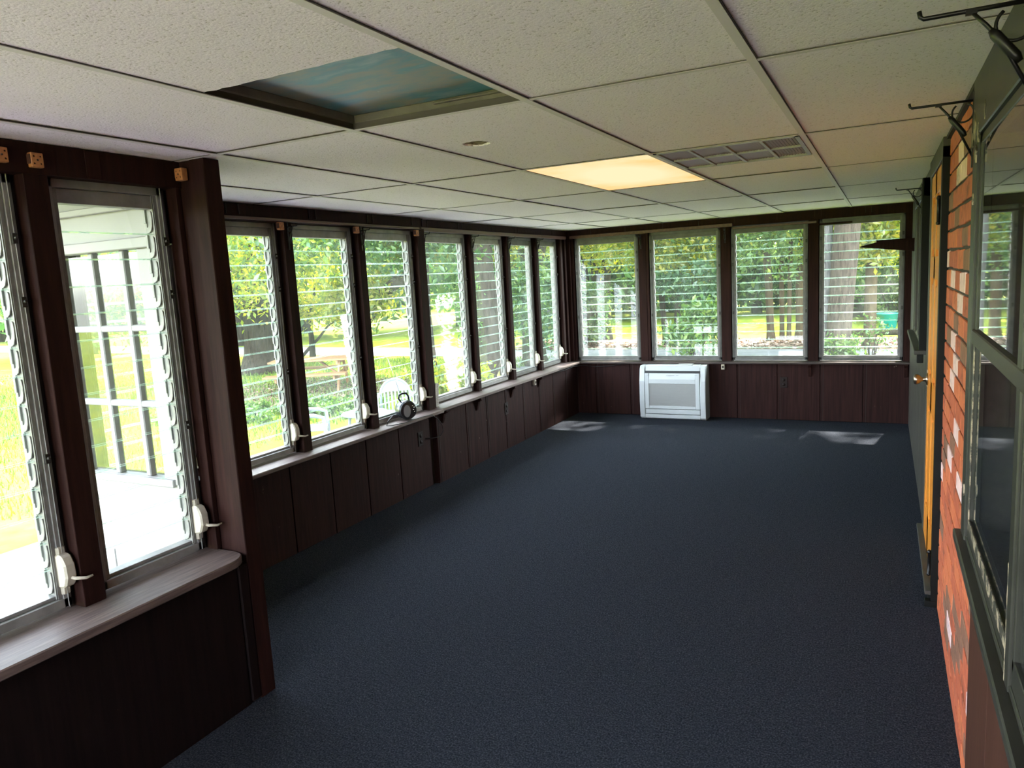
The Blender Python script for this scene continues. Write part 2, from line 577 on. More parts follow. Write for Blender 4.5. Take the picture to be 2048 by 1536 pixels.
# ------------------------------------------------------------------ ceiling: tiles in a metal grid
ceiling = empty('ceiling', (0, 0, CEIL))
tag(ceiling, 'low suspended ceiling of white pinholed tiles with one tile missing', 'ceiling', kind='structure')
GX = [-.904 + .61 * i for i in range(-4, 3)]
GY = [1.958 + 1.22 * j for j in range(-4, 6)]
def tile_box(x0, x1, y0, y1, name='ceiling_tile'):
    sag = random.uniform(-.002, .0015)
    mb = MB().box(x0, x1, y0, y1, .004 + sag, .020)
    o = mb.build(name, 'ceiling_tile', ceiling, .0012)
    return o
for i in range(len(GX) - 1):
    for j in range(len(GY) - 1):
        x0, x1, y0, y1 = GX[i] + .006, GX[i + 1] - .006, GY[j] + .006, GY[j + 1] - .006
        x1 = min(x1, .275); y1 = min(y1, 7.97)
        if j <= 3:
            x0 = max(x0, -2.36) if GY[j + 1] < 2.0 else max(x0, -3.3)
        x0 = max(x0, -3.3)
        if x1 - x0 < .03 or y1 - y0 < .03 or y1 < -2.6:
            continue
        if i == 3 and j == 3:                      # half of this tile is missing
            n = 26
            top = [(x0, y0), (x1, y0)]
            rag = [(x1 - (x1 - x0) * k / n, 1.366 + random.uniform(-.004, .004)) for k in range(n + 1)]
            MB().prism(top + rag, 'z', .002, .018).build('ceiling_tile', 'ceiling_tile', ceiling)
            continue
        if i == 3 and j == 4:                      # tile with a broken round hole
            cx, cy, r, n = -1.342, 2.455, .050, 28
            angs = [2 * math.pi * k / n + math.pi / 4 for k in range(n)]
            ring, outer = [], []
            for a in angs:
                rr = r * (1 + random.uniform(-.10, .10))
                ring.append((cx + rr * math.cos(a), cy + rr * 1.0 * math.sin(a)))
                dx, dy = math.cos(a), math.sin(a)
                t = min(((x1 - cx) if dx > 0 else (cx - x0)) / max(abs(dx), 1e-6), ((y1 - cy) if dy > 0 else (cy - y0)) / max(abs(dy), 1e-6))
                outer.append((cx + dx * t, cy + dy * t))
            cors = [(x1, y1), (x0, y1), (x0, y0), (x1, y0)]
            v = [(p[0], p[1], .003) for p in ring] + [(p[0], p[1], .003) for p in outer] + [(p[0], p[1], .018) for p in ring] + [(p[0], p[1], .003) for p in cors]
            f = []
            for k in range(n):
                k2 = (k + 1) % n
                f.append((k, k2, n + k2, n + k))
                f.append((k2, k, 2 * n + k, 2 * n + k2))
            for ci, (px_, py_) in enumerate(cors):
                best = None
                for k in range(n):
                    k2 = (k + 1) % n
                    a, b = outer[k], outer[k2]
                    on_a = (abs(a[0] - px_) < 1e-6) or (abs(a[1] - py_) < 1e-6)
                    on_b = (abs(b[0] - px_) < 1e-6) or (abs(b[1] - py_) < 1e-6)
                    if on_a and on_b and not (abs(a[0] - b[0]) < 1e-6 or abs(a[1] - b[1]) < 1e-6):
                        best = (n + k, n + k2, 3 * n + ci)
                if best: f.append(best)
            MB().add(v, f).build('ceiling_tile', 'ceiling_tile', ceiling)
            pl = MB()
            nn, vv, ff = 9, [], []
            for a in range(nn):
                for b in range(nn):
                    vv.append((cx + (a / 4 - 1) * .06, cy + (b / 4 - 1) * .06, .012 + random.uniform(-.005, .006)))
            for a in range(nn - 1):
                for b in range(nn - 1):
                    q = a * nn + b
                    ff.append((q, q + 1, q + nn + 1, q + nn))
            pl.add(vv, ff).build('insulation_plug', 'insulation', ceiling)
            continue
        if i == 3 and j == 5:
            continue                               # lamp panel
        if i == 4 and j == 5:
            tile_box(x0, x1, 3.80, y1)             # behind the grille
            continue
        tile_box(x0, x1, y0, y1)
for i in range(len(GX)):
    if GX[i] < -3.3 or GX[i] > .27: continue
    a = 2.02 if GX[i] < -2.36 else -2.6
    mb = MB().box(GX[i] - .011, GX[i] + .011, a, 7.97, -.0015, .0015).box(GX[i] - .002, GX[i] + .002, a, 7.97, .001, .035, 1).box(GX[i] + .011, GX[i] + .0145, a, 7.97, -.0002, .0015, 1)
    mb.build('grid_runner', ['tee_metal', 'tee_shadow'], ceiling)
for j in range(len(GY)):
    if GY[j] < -2.6 or GY[j] > 7.9: continue
    a = -2.36 if GY[j] < 1.99 else -3.3
    a = -2.34 if j == 4 else a
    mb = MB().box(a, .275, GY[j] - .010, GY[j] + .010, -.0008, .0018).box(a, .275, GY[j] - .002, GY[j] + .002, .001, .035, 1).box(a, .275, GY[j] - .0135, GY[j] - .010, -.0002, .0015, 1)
    mb.build('grid_cross_bar', ['tee_metal', 'tee_shadow'], ceiling)
# the painted deck and rough framing seen through the gap
MB().box(-1.75, -.65, .60, 2.2, .044, .056).build('painted_deck', 'painted_deck', ceiling)
fr = MB()
fr.box(-1.545, -1.502, .60, 2.2, .020, .044).box(-.905, -.86, .60, 2.2, .030, .044)
fr.box(-1.55, -.86, 1.952, 1.995, .020, .044).box(-1.20, -.9, 1.935, 1.95, .030, .036).box(-1.55, -.86, .60, .64, .02, .044)
fr.build('gap_framing', 'joist_wood', ceiling, .002)

# lamp in the ceiling
lamp = empty('ceiling_light', (-1.209, 3.788, CEIL))
tag(lamp, 'glowing warm yellow ceiling light panel set among the white ceiling tiles', 'ceiling light')
MB().box(-.299, .299, -.604, .604, .004, .010).build('diffuser', 'lamp_diffuser', lamp)
MB().box(-.305, .305, -.61, .61, .012, .10).build('housing', 'white_paint', lamp)

# return air grille
vent = empty('ceiling_vent', (-.599, 3.488, CEIL))
tag(vent, 'grey slatted return air grille in the ceiling beside the lit panel', 'vent')
mb = MB()
W2, D2 = .292, .300
mb.box(-W2, W2, -D2, -D2 + .016, -.004, .006).box(-W2, W2, D2 - .016, D2, -.004, .006)
mb.box(-W2, -W2 + .016, -D2, D2, -.004, .006).box(W2 - .016, W2, -D2, D2, -.004, .006)
mb.box(-W2, W2, -.007, .007, -.003, .006)
for k in (-.145, 0, .145):
    mb.box(k - .006, k + .006, -D2, D2, -.0035, .006)
mb.build('frame', 'vent_metal', vent)
MB().box(-W2, W2, -D2, D2, .022, .026).build('backing', 'vent_dark', vent)
sl = MB()
for k in range(44):
    x = -W2 + .018 + k * (2 * W2 - .036) / 43
    sl.obox((x, 0, .006), (1, 0, .75), (0, 1, 0), (-.75, 0, 1), .0045, D2 - .012, .0007)
tag(sl.build('slats', 'vent_metal', vent), kind='stuff')

# ------------------------------------------------------------------ jalousie windows
CLIP = MB()
lf = [(-.018, -.040), (-.006, -.043), (.008, -.034), (.016, -.016), (.019, .010), (.017, .034), (.012, .040), (.009, .030), (.010, .010), (.004, -.008), (-.006, -.018), (-.016, -.022)]
CLIP.prism(lf, 'x', -.006, 0).box(-.006, 0, -.028, -.016, -.005, .046)
CLIP_ME = CLIP.mesh('pane_clip', 'aluminium_white', .0012)
CRANK_ME = MB()
CRANK_ME.prism([(-.012, -.06), (.026, -.052), (.040, -.02), (.038, .022), (.022, .052), (-.012, .058)], 'x', -.019, .019)
CRANK_ME.box(-.015, .015, -.012, .004, -.085, .082)
CRANK_ME = CRANK_ME.mesh('crank_housing', 'operator_white', .006)
LEVER_ME = MB().tube([(0, .030, -.02), (-.004, .048, -.024), (-.03, .066, -.030), (-.05, .07, -.028)], [.006, .006, .005, .0035], 7).mesh('crank_handle', 'operator_white')
CATCH_ME = MB().box(-.008, .008, 0, .006, -.016, .016).tube([(0, .004, 0), (0, .016, .003)], .005, 7).mesh('catch', 'dark_metal', .001)

def jalousie(name, label, origin, rz, width, z0, z1, tilt, clips, crank_side, louvers=15, catch=True, strip=.007):
    """local x runs along the wall, local -y points into the room, z up; origin at the lower left corner of the frame, on the pane plane"""
    root = empty(name, origin, rz)
    tag(root, label, 'window', 'louvred glass windows', 'structure')
    H = z1 - z0
    fw, dp = .026, .034
    mb = MB()
    mb.box(0, fw, -dp, .03, 0, H).box(width - fw, width, -dp, .03, 0, H)
    mb.box(0, width, -dp, .03, 0, .030).box(0, width, -dp, .03, H - .028, H)
    mb.box(fw, width - fw, -dp + .018, .03, .030, .042).box(fw, width - fw, -dp + .014, .03, H - .075, H - .028)
    mb.box(fw * .45, fw * .55, -dp - .005, -dp, 0, H).box(width - fw * .55, width - fw * .45, -dp - .005, -dp, 0, H)
    mb.build('window_frame', 'aluminium' if clips else 'aluminium_dull', root, .0015)
    rl = MB()
    for s in (0, 1):
        x = fw + .001 if s == 0 else width - fw - .013
        rl.box(x, x + .012, -.028, .028, .03, H - .028)
        xx = x + .012 if s == 0 else x - .004
        rl.box(xx, xx + .004, .016, .022, .03, H - .03).box(xx, xx + .004, -.025, -.020, .03, H - .03)
    rl.build('operator_rail', 'aluminium_white', root)
    n = louvers
    top, bot = H - .075, .042
    pit = (top - bot) / n
    gl = fw + .016
    ph, pw = pit / 2 + .002 + strip * .57, width - 2 * gl
    pane = MB().box(0, pw, -.003, .003, -ph + strip, ph - strip * .6)
    pane.box(0, pw, -.0034, .0034, -ph, -ph + strip, 1).box(0, pw, -.0034, .0034, ph - strip * .6, ph, 1)
    pane = pane.mesh('pane', ['pane_glass', 'pane_edge'])
    for k in range(n):
        zc = bot + pit * (k + .5)
        t = tilt + random.uniform(-.02, .02)
        link('pane', pane, root, (gl, 0, zc), (t, 0, 0))
    if clips:
        for k in range(n):
            link('pane_clip', CLIP_ME, root, (width - fw - .014, 0, bot + pit * (k + .5)), None).scale = (1, -1, pit / .0945)
    else:
        cj = MB()
        for k in range(n):
            zc = bot + pit * (k + .5)
            cj.box(width - fw - .020, width - fw - .012, -.018, .016, zc - .03, zc + .02)
            cj.box(fw + .012, fw + .020, -.018, .016, zc - .03, zc + .02)
        tag(cj.build('pane_clips', 'aluminium_white', root), kind='stuff')
    if crank_side:
        x = width - fw / 2 if crank_side > 0 else fw / 2
        c = link('crank_housing', CRANK_ME, root, (x, -dp, .125), (0, 0, math.pi))
        link('crank_handle', LEVER_ME, c)
    if catch:
        for zz in (.36, .72, .86):
            link('catch', CATCH_ME, root, (width - .014, -dp, H * zz), (0, 0, math.pi))
            if not clips:
                link('catch', CATCH_ME, root, (.014, -dp, H * zz), (0, 0, math.pi))
    return root

Z0, Z1 = SILL + .012, HEAD - .004
LEFT = math.pi / 2
near_open = [(.90, 1.40), (1.478, 1.955)]
jalousie('window_1', 'louvred glass window cut by the left picture edge, beside the near post', (XN - .075, .915, Z0), LEFT, .47, Z0, Z1, -.16, True, 1, 14, True, .002)
jalousie('window_2', 'louvred glass window in the near wall looking out at the white French door', (XN - .075, 1.485, Z0), LEFT, .435, Z0, Z1, -.16, True, 1, 14, True, .002)
for k in range(4):
    y = .915 - .578 * (k + 1)
    jalousie('window_%d' % (3 + k), 'louvred glass window in the near wall beside the camera, behind the viewer', (XN - .075, y, Z0), LEFT, .47, Z0, Z1, -.16, False, 1, 14, False)
lo = [(2.74, 3.38), (3.45, 4.08), (4.145, 4.80), (5.0, 5.71), (5.76, 6.42), (6.48, 7.09), (7.145, 7.745)]
desc = ['louvred glass window next to the corner post, tree trunk seen outside',
        'louvred glass window with the picnic table seen outside',
        'louvred glass window behind the round black radio, its louvres tilted open',
        'louvred glass window beside the upright gauge strip, sunny lawn outside',
        'louvred glass window full of a brown tree trunk, two along from the gauge strip',
        'louvred glass window third along from the gauge strip on the long side wall',
        'louvred glass window of the side wall in the far room corner']
for k, (a, b) in enumerate(lo):
    X = (XA if k < 3 else XB) - .075
    tl = [-.10, -.12, -.50, -.14, -.08, -.10, -.10][k]
    jalousie('window_%d' % (7 + k), desc[k], (X, a + .004, Z0), LEFT, b - a - .03, Z0, Z1, tl, k < 5, 1, 15, True, .0028 if k == 2 else .004)
jalousie('window_18', 'louvred glass window tucked behind the tall corner post, seen only through the porch door', (XA - .075, 2.10, Z0), LEFT, .49, Z0, Z1, -.12, False, 1, 15, False)
bo = [(-3.155, -2.415), (-2.287, -1.53), (-1.42, -.68), (-.575, .17)]
descb = ['louvred glass window of the end wall nearest the dark room corner',
         'louvred glass window of the end wall right above the white air unit',
         'louvred glass window of the end wall with pale clustered trunks outside',
         'louvred glass window of the end wall filled by the giant tree trunk']
for k, (a, b) in enumerate(bo):
    jalousie('window_%d' % (14 + k), descb[k], (a, YB + .045, Z0), 0, b - a, Z0, Z1 + (.015 if k == 3 else 0), -.12, False, 0, 15)

# ------------------------------------------------------------------ near left wall
wn_ = empty('wall_near_left')
tag(wn_, 'near left window wall of dark stained wood ending in a tall corner post', 'wall', kind='structure')
def wpost(parent, axis_x, y0, y1, zb=SILL, zt=HEAD + .01, deep=.055):
    MB().box(axis_x - deep, axis_x, y0, y1, zb, zt).build('post', 'stained_wood', parent, .002)
    MB().box(axis_x - .115, axis_x - deep - .001, y0 - .014, y1 + .014, zb, zt).build('outer_stud', 'outer_stud', parent)
ys = [1.40] + [1.40 - .578 * (k + 1) for k in range(4)]
for y in ys:
    wpost(wn_, XN, y, y + .076)
wpost(wn_, XN, -1.60, -1.49)
MB().box(XN - .055, XN, 1.945, 1.968, SILL, HEAD).build('stop_strip', 'stained_wood', wn_, .002)
MB().box(-2.42, -2.275, 1.970, 2.02, 0, CEIL).build('corner_board', 'stained_wood', wn_, .002)
MB().box(-3.40, -2.42, 1.970, 2.02, 0, .88).build('corner_panel', 'stained_wood', wn_, .002)
MB().box(-3.40, -2.42, 1.970, 2.02, 1.81, CEIL).build('corner_panel', 'stained_wood', wn_, .002)
MB().box(-2.273, -2.20, 1.960, 2.035, 0, CEIL).build('corner_post', 'stained_wood', wn_, .003)
MB().box(XN - .13, XN - .02, -2.6, 1.969, -.75, SILL - .034).build('outer_sheathing', 'outer_stud', wn_)
MB().box(XN - .10, XN + .008, -2.6, 1.969, HEAD - .005, CEIL).build('header_board', 'stained_wood', wn_, .002)
for y in (1.05, 1.60, .5):
    MB().box(XN + .008, XN + .012, y, y + .05, HEAD, CEIL - .004).build('header_batten', 'stained_wood', wn_, .001)
# sill with a rounded end
mb = MB()
pts = [(XN - .09, -2.6), (-2.172, -2.6), (-2.172, 1.86)] + [(-2.172 - .07 * (1 - math.cos(t)), 1.86 + .095 * math.sin(t)) for t in [.3, .6, .9, 1.2, 1.45]] + [(-2.25, 1.958), (XN - .09, 1.958)]
mb.prism(pts, 'z', SILL - .032, SILL)
mb.build('sill', 'sill_wood', wn_, .004)
yy = -2.6
for y1 in (-1.4, -.2, .9, 1.915):
    MB().box(-2.34, -2.207, yy + .003, y1 - .003, 0, SILL - .032).build('panel_board', 'panel_wood_shaded', wn_, .002)
    yy = y1
MB().box(-2.345, -2.214, -2.6, 1.955, 0, SILL - .034).build('panel_backing', 'outer_stud', wn_)
MB().box(-2.212, -2.198, 1.915, 1.956, 0.012, SILL - .04).build('corner_batten', 'panel_wood_shaded', wn_, .002)
# little wooden blocks that once held a curtain rod
def rod_block(loc, rz, label, dark=False):
    o = empty('curtain_rod_block', loc, rz)
    tag(o, label, 'bracket', 'curtain rod blocks')
    mb = MB().box(-.019, .019, -.026, 0, -.022, .022)
    blk = mb.build('block', 'block_wood', o, .002)
    st = MB()
    for x in (-.010, .010):
        for z in (-.011, .011):
            st.lathe([(.003, 0), (.002, .002)], (x, -.026, z), 'y', 6)
    st.lathe([(.003, 0), (.003, -.0015)], (0, -.026, 0), 'y', 6)
    tag(st.build('screws', 'dark_metal', blk), kind='stuff')
    MB().box(-.022, -.019, -.024, .0, -.012, .016).build('side_plate', 'rail_wood', o)
    return o
rod_block((XN, 1.436, 2.045), LEFT, 'small orange wooden block on top of the nearest full post')
rod_block((XN, 1.333, 2.05), LEFT, 'small orange wooden block cut by the left picture edge')
rod_block((-2.305, 1.962, 2.05), 0, 'small orange wooden block on the tall corner post')

# ------------------------------------------------------------------ far left wall
wl = empty('wall_left')
tag(wl, 'long left window wall with dark stained wooden posts and board panelling', 'wall', kind='structure')
wpost(wl, XA, 2.60, 2.74); wpost(wl, XA, 2.03, 2.09)
wpost(wl, XA, 3.38, 3.452); wpost(wl, XA, 4.08, 4.147); wpost(wl, XA, 4.80, 4.90)
wpost(wl, XB, 4.905, 4.99, deep=.05)
wpost(wl, XB, 5.71, 5.762); wpost(wl, XB, 6.42, 6.48); wpost(wl, XB, 7.09, 7.146); wpost(wl, XB, 7.745, 7.80)
MB().box(XB - .06, XB + .015, 7.83, 7.875, SILL, HEAD + .01).build('corner_board', 'stained_wood', wl, .003)
MB().box(XB - .06, XB + .05, 7.895, 7.925, SILL, HEAD + .01).build('corner_board', 'stained_wood', wl, .003)
MB().box(XB - .12, XB - .04, 7.80, 8.05, SILL, CEIL).build('outer_stud', 'outer_stud', wl)
MB().box(XA - .11, XA + .004, 2.03, 4.86, HEAD - .002, CEIL).build('header_board', 'stained_wood', wl, .002)
MB().box(XB - .11, XB + .01, 4.87, 8.0, HEAD - .002, CEIL).build('header_board', 'stained_wood', wl, .002)
for y in (2.95, 3.04, 3.60, 3.66, 4.18, 4.24, 4.72, 4.86, 5.02, 5.5, 5.56, 6.1, 6.6, 6.66, 7.2, 7.5):
    MB().box(XA + .004 if y < 4.87 else XB + .01, (XA if y < 4.87 else XB) + .0125, y, y + .007, HEAD + .03, CEIL - .003).build('header_batten', 'outer_stud', wl)
# sills
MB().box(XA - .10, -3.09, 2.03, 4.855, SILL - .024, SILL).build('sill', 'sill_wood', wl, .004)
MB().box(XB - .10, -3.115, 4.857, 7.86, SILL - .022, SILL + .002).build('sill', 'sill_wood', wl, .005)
# boards
edges = [2.03, 2.42, 2.86, 3.25, 3.62, 3.99, 4.38, 4.80]
for a, b in zip(edges[:-1], edges[1:]):
    MB().box(-3.26, -3.204 + random.uniform(-.001, .001), a + .0035, b - .0035, .004, SILL - .024).build('panel_board', 'panel_wood', wl, .002)
edges = [4.86, 5.33, 5.695, 6.065, 6.45, 6.83, 7.19, 7.55, 7.92]
for a, b in zip(edges[:-1], edges[1:]):
    MB().box(-3.26, -3.178 + random.uniform(-.001, .001), a + .0035, b - .0035, .004, SILL - .022).build('panel_board', 'panel_wood', wl, .002)
    MB().box(-3.178, -3.1755, a + .028, a + .032, .006, SILL - .024).build('groove_strip', 'outer_stud', wl)
MB().box(-3.262, -3.225, 4.80, 4.86, 0, SILL - .02).build('panel_gap', 'outer_stud', wl)
MB().box(-3.40, -3.262, 2.03, 8.05, -.75, SILL - .01).build('outer_sheathing', 'outer_stud', wl)
MB().box(-3.44, -3.18, 4.86, 7.93, 0, .012).build('floor_edge', 'panel_wood', wl)
# scroll corbels under the second sill
COR = MB().prism([(0, 0), (.055, 0), (.058, -.015), (.044, -.030), (.030, -.034), (.026, -.05), (.020, -.075), (.010, -.105), (0, -.115)], 'y', -.016, .016).mesh('corbel', 'stained_wood', .002)
for y in (4.95, 5.52, 6.19, 6.82):
    link('corbel', COR, wl, (-3.178, y, SILL - .022), None)

# long curtain rail along both window walls
rail = MB().box(XA + .004, XA + .026, 2.9, 4.80, HEAD + .002, HEAD + .018).build('trim_1', 'rail_wood', None, .002)
tag(rail, 'thin reddish brown wooden rail along the window heads over the picnic table view', 'rail', kind='structure')
rail = MB().box(XB + .010, XB + .040, 4.78, 7.83, HEAD - .006, HEAD + .026).build('trim_2', 'rail_wood', None, .002)
tag(rail, 'thin wooden rail along the window heads from the wall step to the far corner', 'rail', kind='structure')
for y in (3.345, 4.05, 4.77):
    rod_block((XA, y, 1.985), LEFT, {3.345: 'small reddish wooden block under the rail, first beyond the corner post', 4.05: 'small reddish wooden block under the rail, left of the radio window', 4.77: 'small reddish wooden block under the rail above the radio'}[y])

# ------------------------------------------------------------------ back wall
wb = empty('wall_back')
tag(wb, 'far end wall of dark board panelling below four louvred windows', 'wall', kind='structure')
def bpost(x0, x1):
    MB().box(x0, x1, YB, YB + .05, SILL, HEAD + .01).build('post', 'stained_wood', wb, .002)
    MB().box(x0 - .012, x1 + .012, YB + .051, YB + .13, SILL, HEAD + .01).build('outer_stud', 'outer_stud', wb)
bpost(-3.25, -3.165); bpost(-2.41, -2.325); bpost(-2.322, -2.295); bpost(-1.525, -1.425); bpost(-.672, -.58); bpost(.175, .30)
MB().box(-3.3, .30, YB - .008, YB + .12, HEAD, CEIL).build('header_board', 'stained_wood', wb, .002)
for x in (-2.95, -2.55, -2.13, -1.75, -1.38, -.97, -.62, -.56, -.17, -.12):
    MB().box(x, x + .006, YB - .0105, YB - .008, HEAD + .028, CEIL - .003).build('header_batten', 'outer_stud', wb)
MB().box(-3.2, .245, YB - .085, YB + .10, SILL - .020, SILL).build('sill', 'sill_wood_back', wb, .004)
edges = [-3.2, -2.95, -2.54, -1.78, -1.37, -.97, -.56, -.17, .24]
for a, b in zip(edges[:-1], edges[1:]):
    MB().box(a + .003, b - .003, YB - .016, YB + .03, .004, SILL - .02).build('panel_board', 'panel_wood', wb, .002)
    MB().box(a + .026, a + .030, YB - .0185, YB - .016, .006, SILL - .024).build('groove_strip', 'outer_stud', wb)
MB().box(-3.3, .3, YB + .03, YB + .14, -.75, SILL - .012).build('outer_sheathing', 'outer_stud', wb)
COR2 = MB().prism([(0, 0), (-.055, 0), (-.058, -.015), (-.044, -.030), (-.030, -.034), (-.026, -.06), (-.020, -.085), (-.010, -.125), (0, -.135)], 'x', -.016, .016).mesh('corbel', 'stained_wood', .002)
for x in (-.655, .20):
    link('corbel', COR2, wb, (x, YB - .016, SILL - .02), None)
rb = MB().box(-3.2, -1.40, YB - .028, YB - .008, HEAD - .004, HEAD + .030).build('trim_3', 'rail_wood', None, .002)
tag(rb, 'brown wooden rail above the first two end wall windows', 'rail', kind='structure')
rb = MB().box(-1.40, -.60, YB - .026, YB - .008, HEAD - .034, HEAD - .012).build('trim_4', 'rail_wood', None, .002)
tag(rb, 'thin slipped brown rail across the third end wall window', 'rail', kind='structure')
rb = MB().box(-.58, -.28, YB - .02, YB - .008, HEAD - .058, HEAD - .040).build('trim_5', 'stained_wood', None, .002)
tag(rb, 'short dark strip at the top left of the giant trunk window', 'trim', kind='structure')

# ------------------------------------------------------------------ roof and rear wall (out of view, rear opening widened to let in more daylight)
rf = MB()
rf.box(-3.75, -2.05, 1.97, 8.45, 2.235, 2.33).box(-2.05, 6.0, -2.9, 8.45, 2.235, 2.33).box(-2.75, -2.05, -2.9, 1.97, 2.235, 2.33)
rf.build('roof', 'roof_felt')
tag(bpy.data.objects['roof'], 'flat felt roof over the sunroom with a short eave', 'roof', kind='structure')
up = MB()
up.box(-3.42, XA - .10, 2.03, 8.05, HEAD, 2.235).box(-3.42, .5, YB + .10, YB + .16, HEAD, 2.235).box(XN - .14, XN - .09, -2.6, 1.97, HEAD, 2.235)
tag(up.build('wall_upper', 'white_paint'), 'white outer fascia above the window heads', 'wall', kind='structure')
wr = MB()
wr.box(-2.45, -2.25, -2.75, -2.6, 0, 2.24).box(.1, .9, -2.75, -2.6, 0, 2.24).box(-2.25, .1, -2.75, -2.6, 0, .45).box(-2.25, .1, -2.75, -2.6, 2.05, 2.24).box(-1.1, -1.02, -2.75, -2.6, .45, 2.05)
tag(wr.build('wall_rear', 'white_paint'), 'white rear wall behind the camera with a wide opening added for daylight', 'wall', kind='structure')

# ------------------------------------------------------------------ right wall: brick, door, windows
wrt = empty('wall_right')
tag(wrt, 'right wall of the house with red faux brick, door and old windows', 'wall', kind='structure')
core = MB()
CX0, CX1 = .2465, .40
core.box(CX0, CX1, -2.6, .70, 0, 2.235).box(CX0, CX1, .70, 2.47, 0, .80).box(CX0, CX1, .70, 2.47, 1.925, 2.235)
core.box(CX0, CX1, 2.47, 3.82, 0, 2.235).box(CX0, CX1, 3.82, 4.60, 2.02, 2.235)
core.box(CX0, CX1, 4.60, 5.06, 0, 2.235).box(CX0, CX1, 5.06, 6.30, 0, 1.07).box(CX0, CX1, 5.06, 6.30, 1.93, 2.235).box(CX0, CX1, 6.30, 8.05, 0, 2.235)
core.build('wall_core', 'mortar', wrt)
BR = []
for k in range(6):
    bl, bh = .197, .066
    bm_ = MB()
    j = [random.uniform(-.004, .004) for _ in range(8)]
    x0 = -.0085 + random.uniform(-.0012, .0012)
    v = [(x0, j[0], j[1]), (x0, bl + j[2], j[3]), (x0 + random.uniform(-.001, .001), bl + j[4], bh + j[5]), (x0, j[6], bh + j[7])]
    v += [(.004, 0, 0), (.004, bl, 0), (.004, bl, bh), (.004, 0, bh)]
    bm_.add(v, [(0, 1, 2, 3), (0, 4, 5, 1), (1, 5, 6, 2), (2, 6, 7, 3), (3, 7, 4, 0)])
    for col, mt in (('r', 'brick_red'), ('o', 'brick_orange'), ('b', 'brick_brown'), ('p', 'brick_pink')):
        BR.append((col, bm_.mesh('brick', mt, .0025)))
pick = {}
for col, me in BR:
    pick.setdefault(col, []).append(me)
BH, BL = .0775, .206
row = 0
zz = .004
while zz < CEIL - .02:
    off = (row % 2) * BL / 2 + (.03 if row % 3 == 0 else 0)
    yy = 2.36 - off
    while yy < 3.70:
        a, b = max(yy, 2.362 if zz < .62 else 2.54), min(yy + BL - .009, 3.700)
        if b - a > .025 and not (b < 2.55 and zz > .70):
            col = random.choices('robp', (40, 26, 25, 9))[0]
            o = link('brick', random.choice(pick[col]), wrt, (XR + .0085, a, zz))
            o.scale = (1, (b - a) / .197, min(1, (CEIL - zz) / .066))
        yy += BL
    zz += BH
    row += 1
# brown panelling under the near window
for a, b in ((-2.6, .5), (.5, 1.15), (1.15, 1.95), (1.95, 2.36)):
    MB().box(XR - .004, XR + .02, a + .002, b - .002, .004, .70).build('panel_board', 'brown_panel', wrt, .002)
# dark painted panelling beyond the door
for a, b in ((4.68, 5.15), (5.15, 5.62), (5.62, 6.09), (6.09, 6.56), (6.56, 7.03), (7.03, 7.50), (7.50, 7.91)):
    top = 1.04 if b < 6.6 else CEIL
    MB().box(XR - .012, XR + .02, a + .004, b - .004, .004, top).build('panel_board', 'grey_paint', wrt, .003)
MB().box(XR - .012, XR + .02, 4.68, 6.56, 1.965, CEIL).build('header_board', 'grey_paint', wrt, .002)
MB().box(XR - .014, XR + .004, 2.45, 3.70, CEIL - .014, CEIL).build('ceiling_strip', 'outer_stud', wrt)

# near big window in the house wall
hw = empty('window_20')
tag(hw, 'large old window of the house with chipped green black frame, room mirrored in glass', 'window', kind='structure')
CF = .226
mb = MB().box(CF, XR + .006, 2.495, 2.592, .655, 2.085)
mb.build('side_casing', 'green_black_paint', hw, .003)
MB().box(CF - .002, XR + .006, .55, 2.60, 1.93, CEIL - .002).build('head_casing', 'green_black_paint', hw, .003)
MB().box(.234, .262, 2.452, 2.494, .80, 1.93).build('sash_stile', 'green_black_paint', hw, .002)
MB().box(.234, .262, 1.60, 1.68, .80, 1.93).build('mullion', 'green_black_paint', hw, .002)
MB().box(.228, XR + .006, 1.615, 1.665, .72, 1.93).build('mullion_face', 'green_black_paint', hw, .003)
MB().box(.234, .262, .70, 2.494, 1.905, 1.93).build('top_rail', 'green_black_paint', hw, .002)
MB().box(.226, .258, .70, 2.470, 1.350, 1.392).build('meeting_rail', 'grey_paint', hw, .003)
MB().box(.234, .262, .70, 2.494, .762, .825).build('bottom_rail', 'green_black_paint', hw, .002)
MB().box(.2315, .2355, 1.67, 2.462, .800, .832).build('worn_edge', 'chipped_paint', hw, .0008)
MB().box(.2318, .2355, 2.450, 2.468, .832, 1.35).build('worn_edge', 'chipped_paint', hw, .0008)
MB().box(.2275, .2300, 1.660, 1.667, .74, 1.0).build('worn_edge', 'chipped_paint', hw)
MB().box(.206, XR + .006, .55, 2.605, .722, .752).build('stool', 'green_black_paint', hw, .004)
MB().box(.222, XR + .006, .55, 2.592, .662, .722).build('apron', 'green_black_paint', hw, .003)
MB().box(.230, XR + .004, .55, 2.592, .752, .768).build('stool_bead', 'green_black_paint', hw, .003)
MB().box(.2405, .2435, 1.68, 2.452, .825, 1.352).build('lower_glass', 'house_glass', hw)
MB().box(.2365, .2395, 1.68, 2.452, 1.392, 1.906).build('upper_glass', 'house_glass', hw)
MB().box(.2405, .2435, .70, 1.60, .825, 1.352).build('lower_glass', 'house_glass', hw)
MB().box(.2365, .2395, .70, 1.60, 1.392, 1.906).build('upper_glass', 'house_glass', hw)
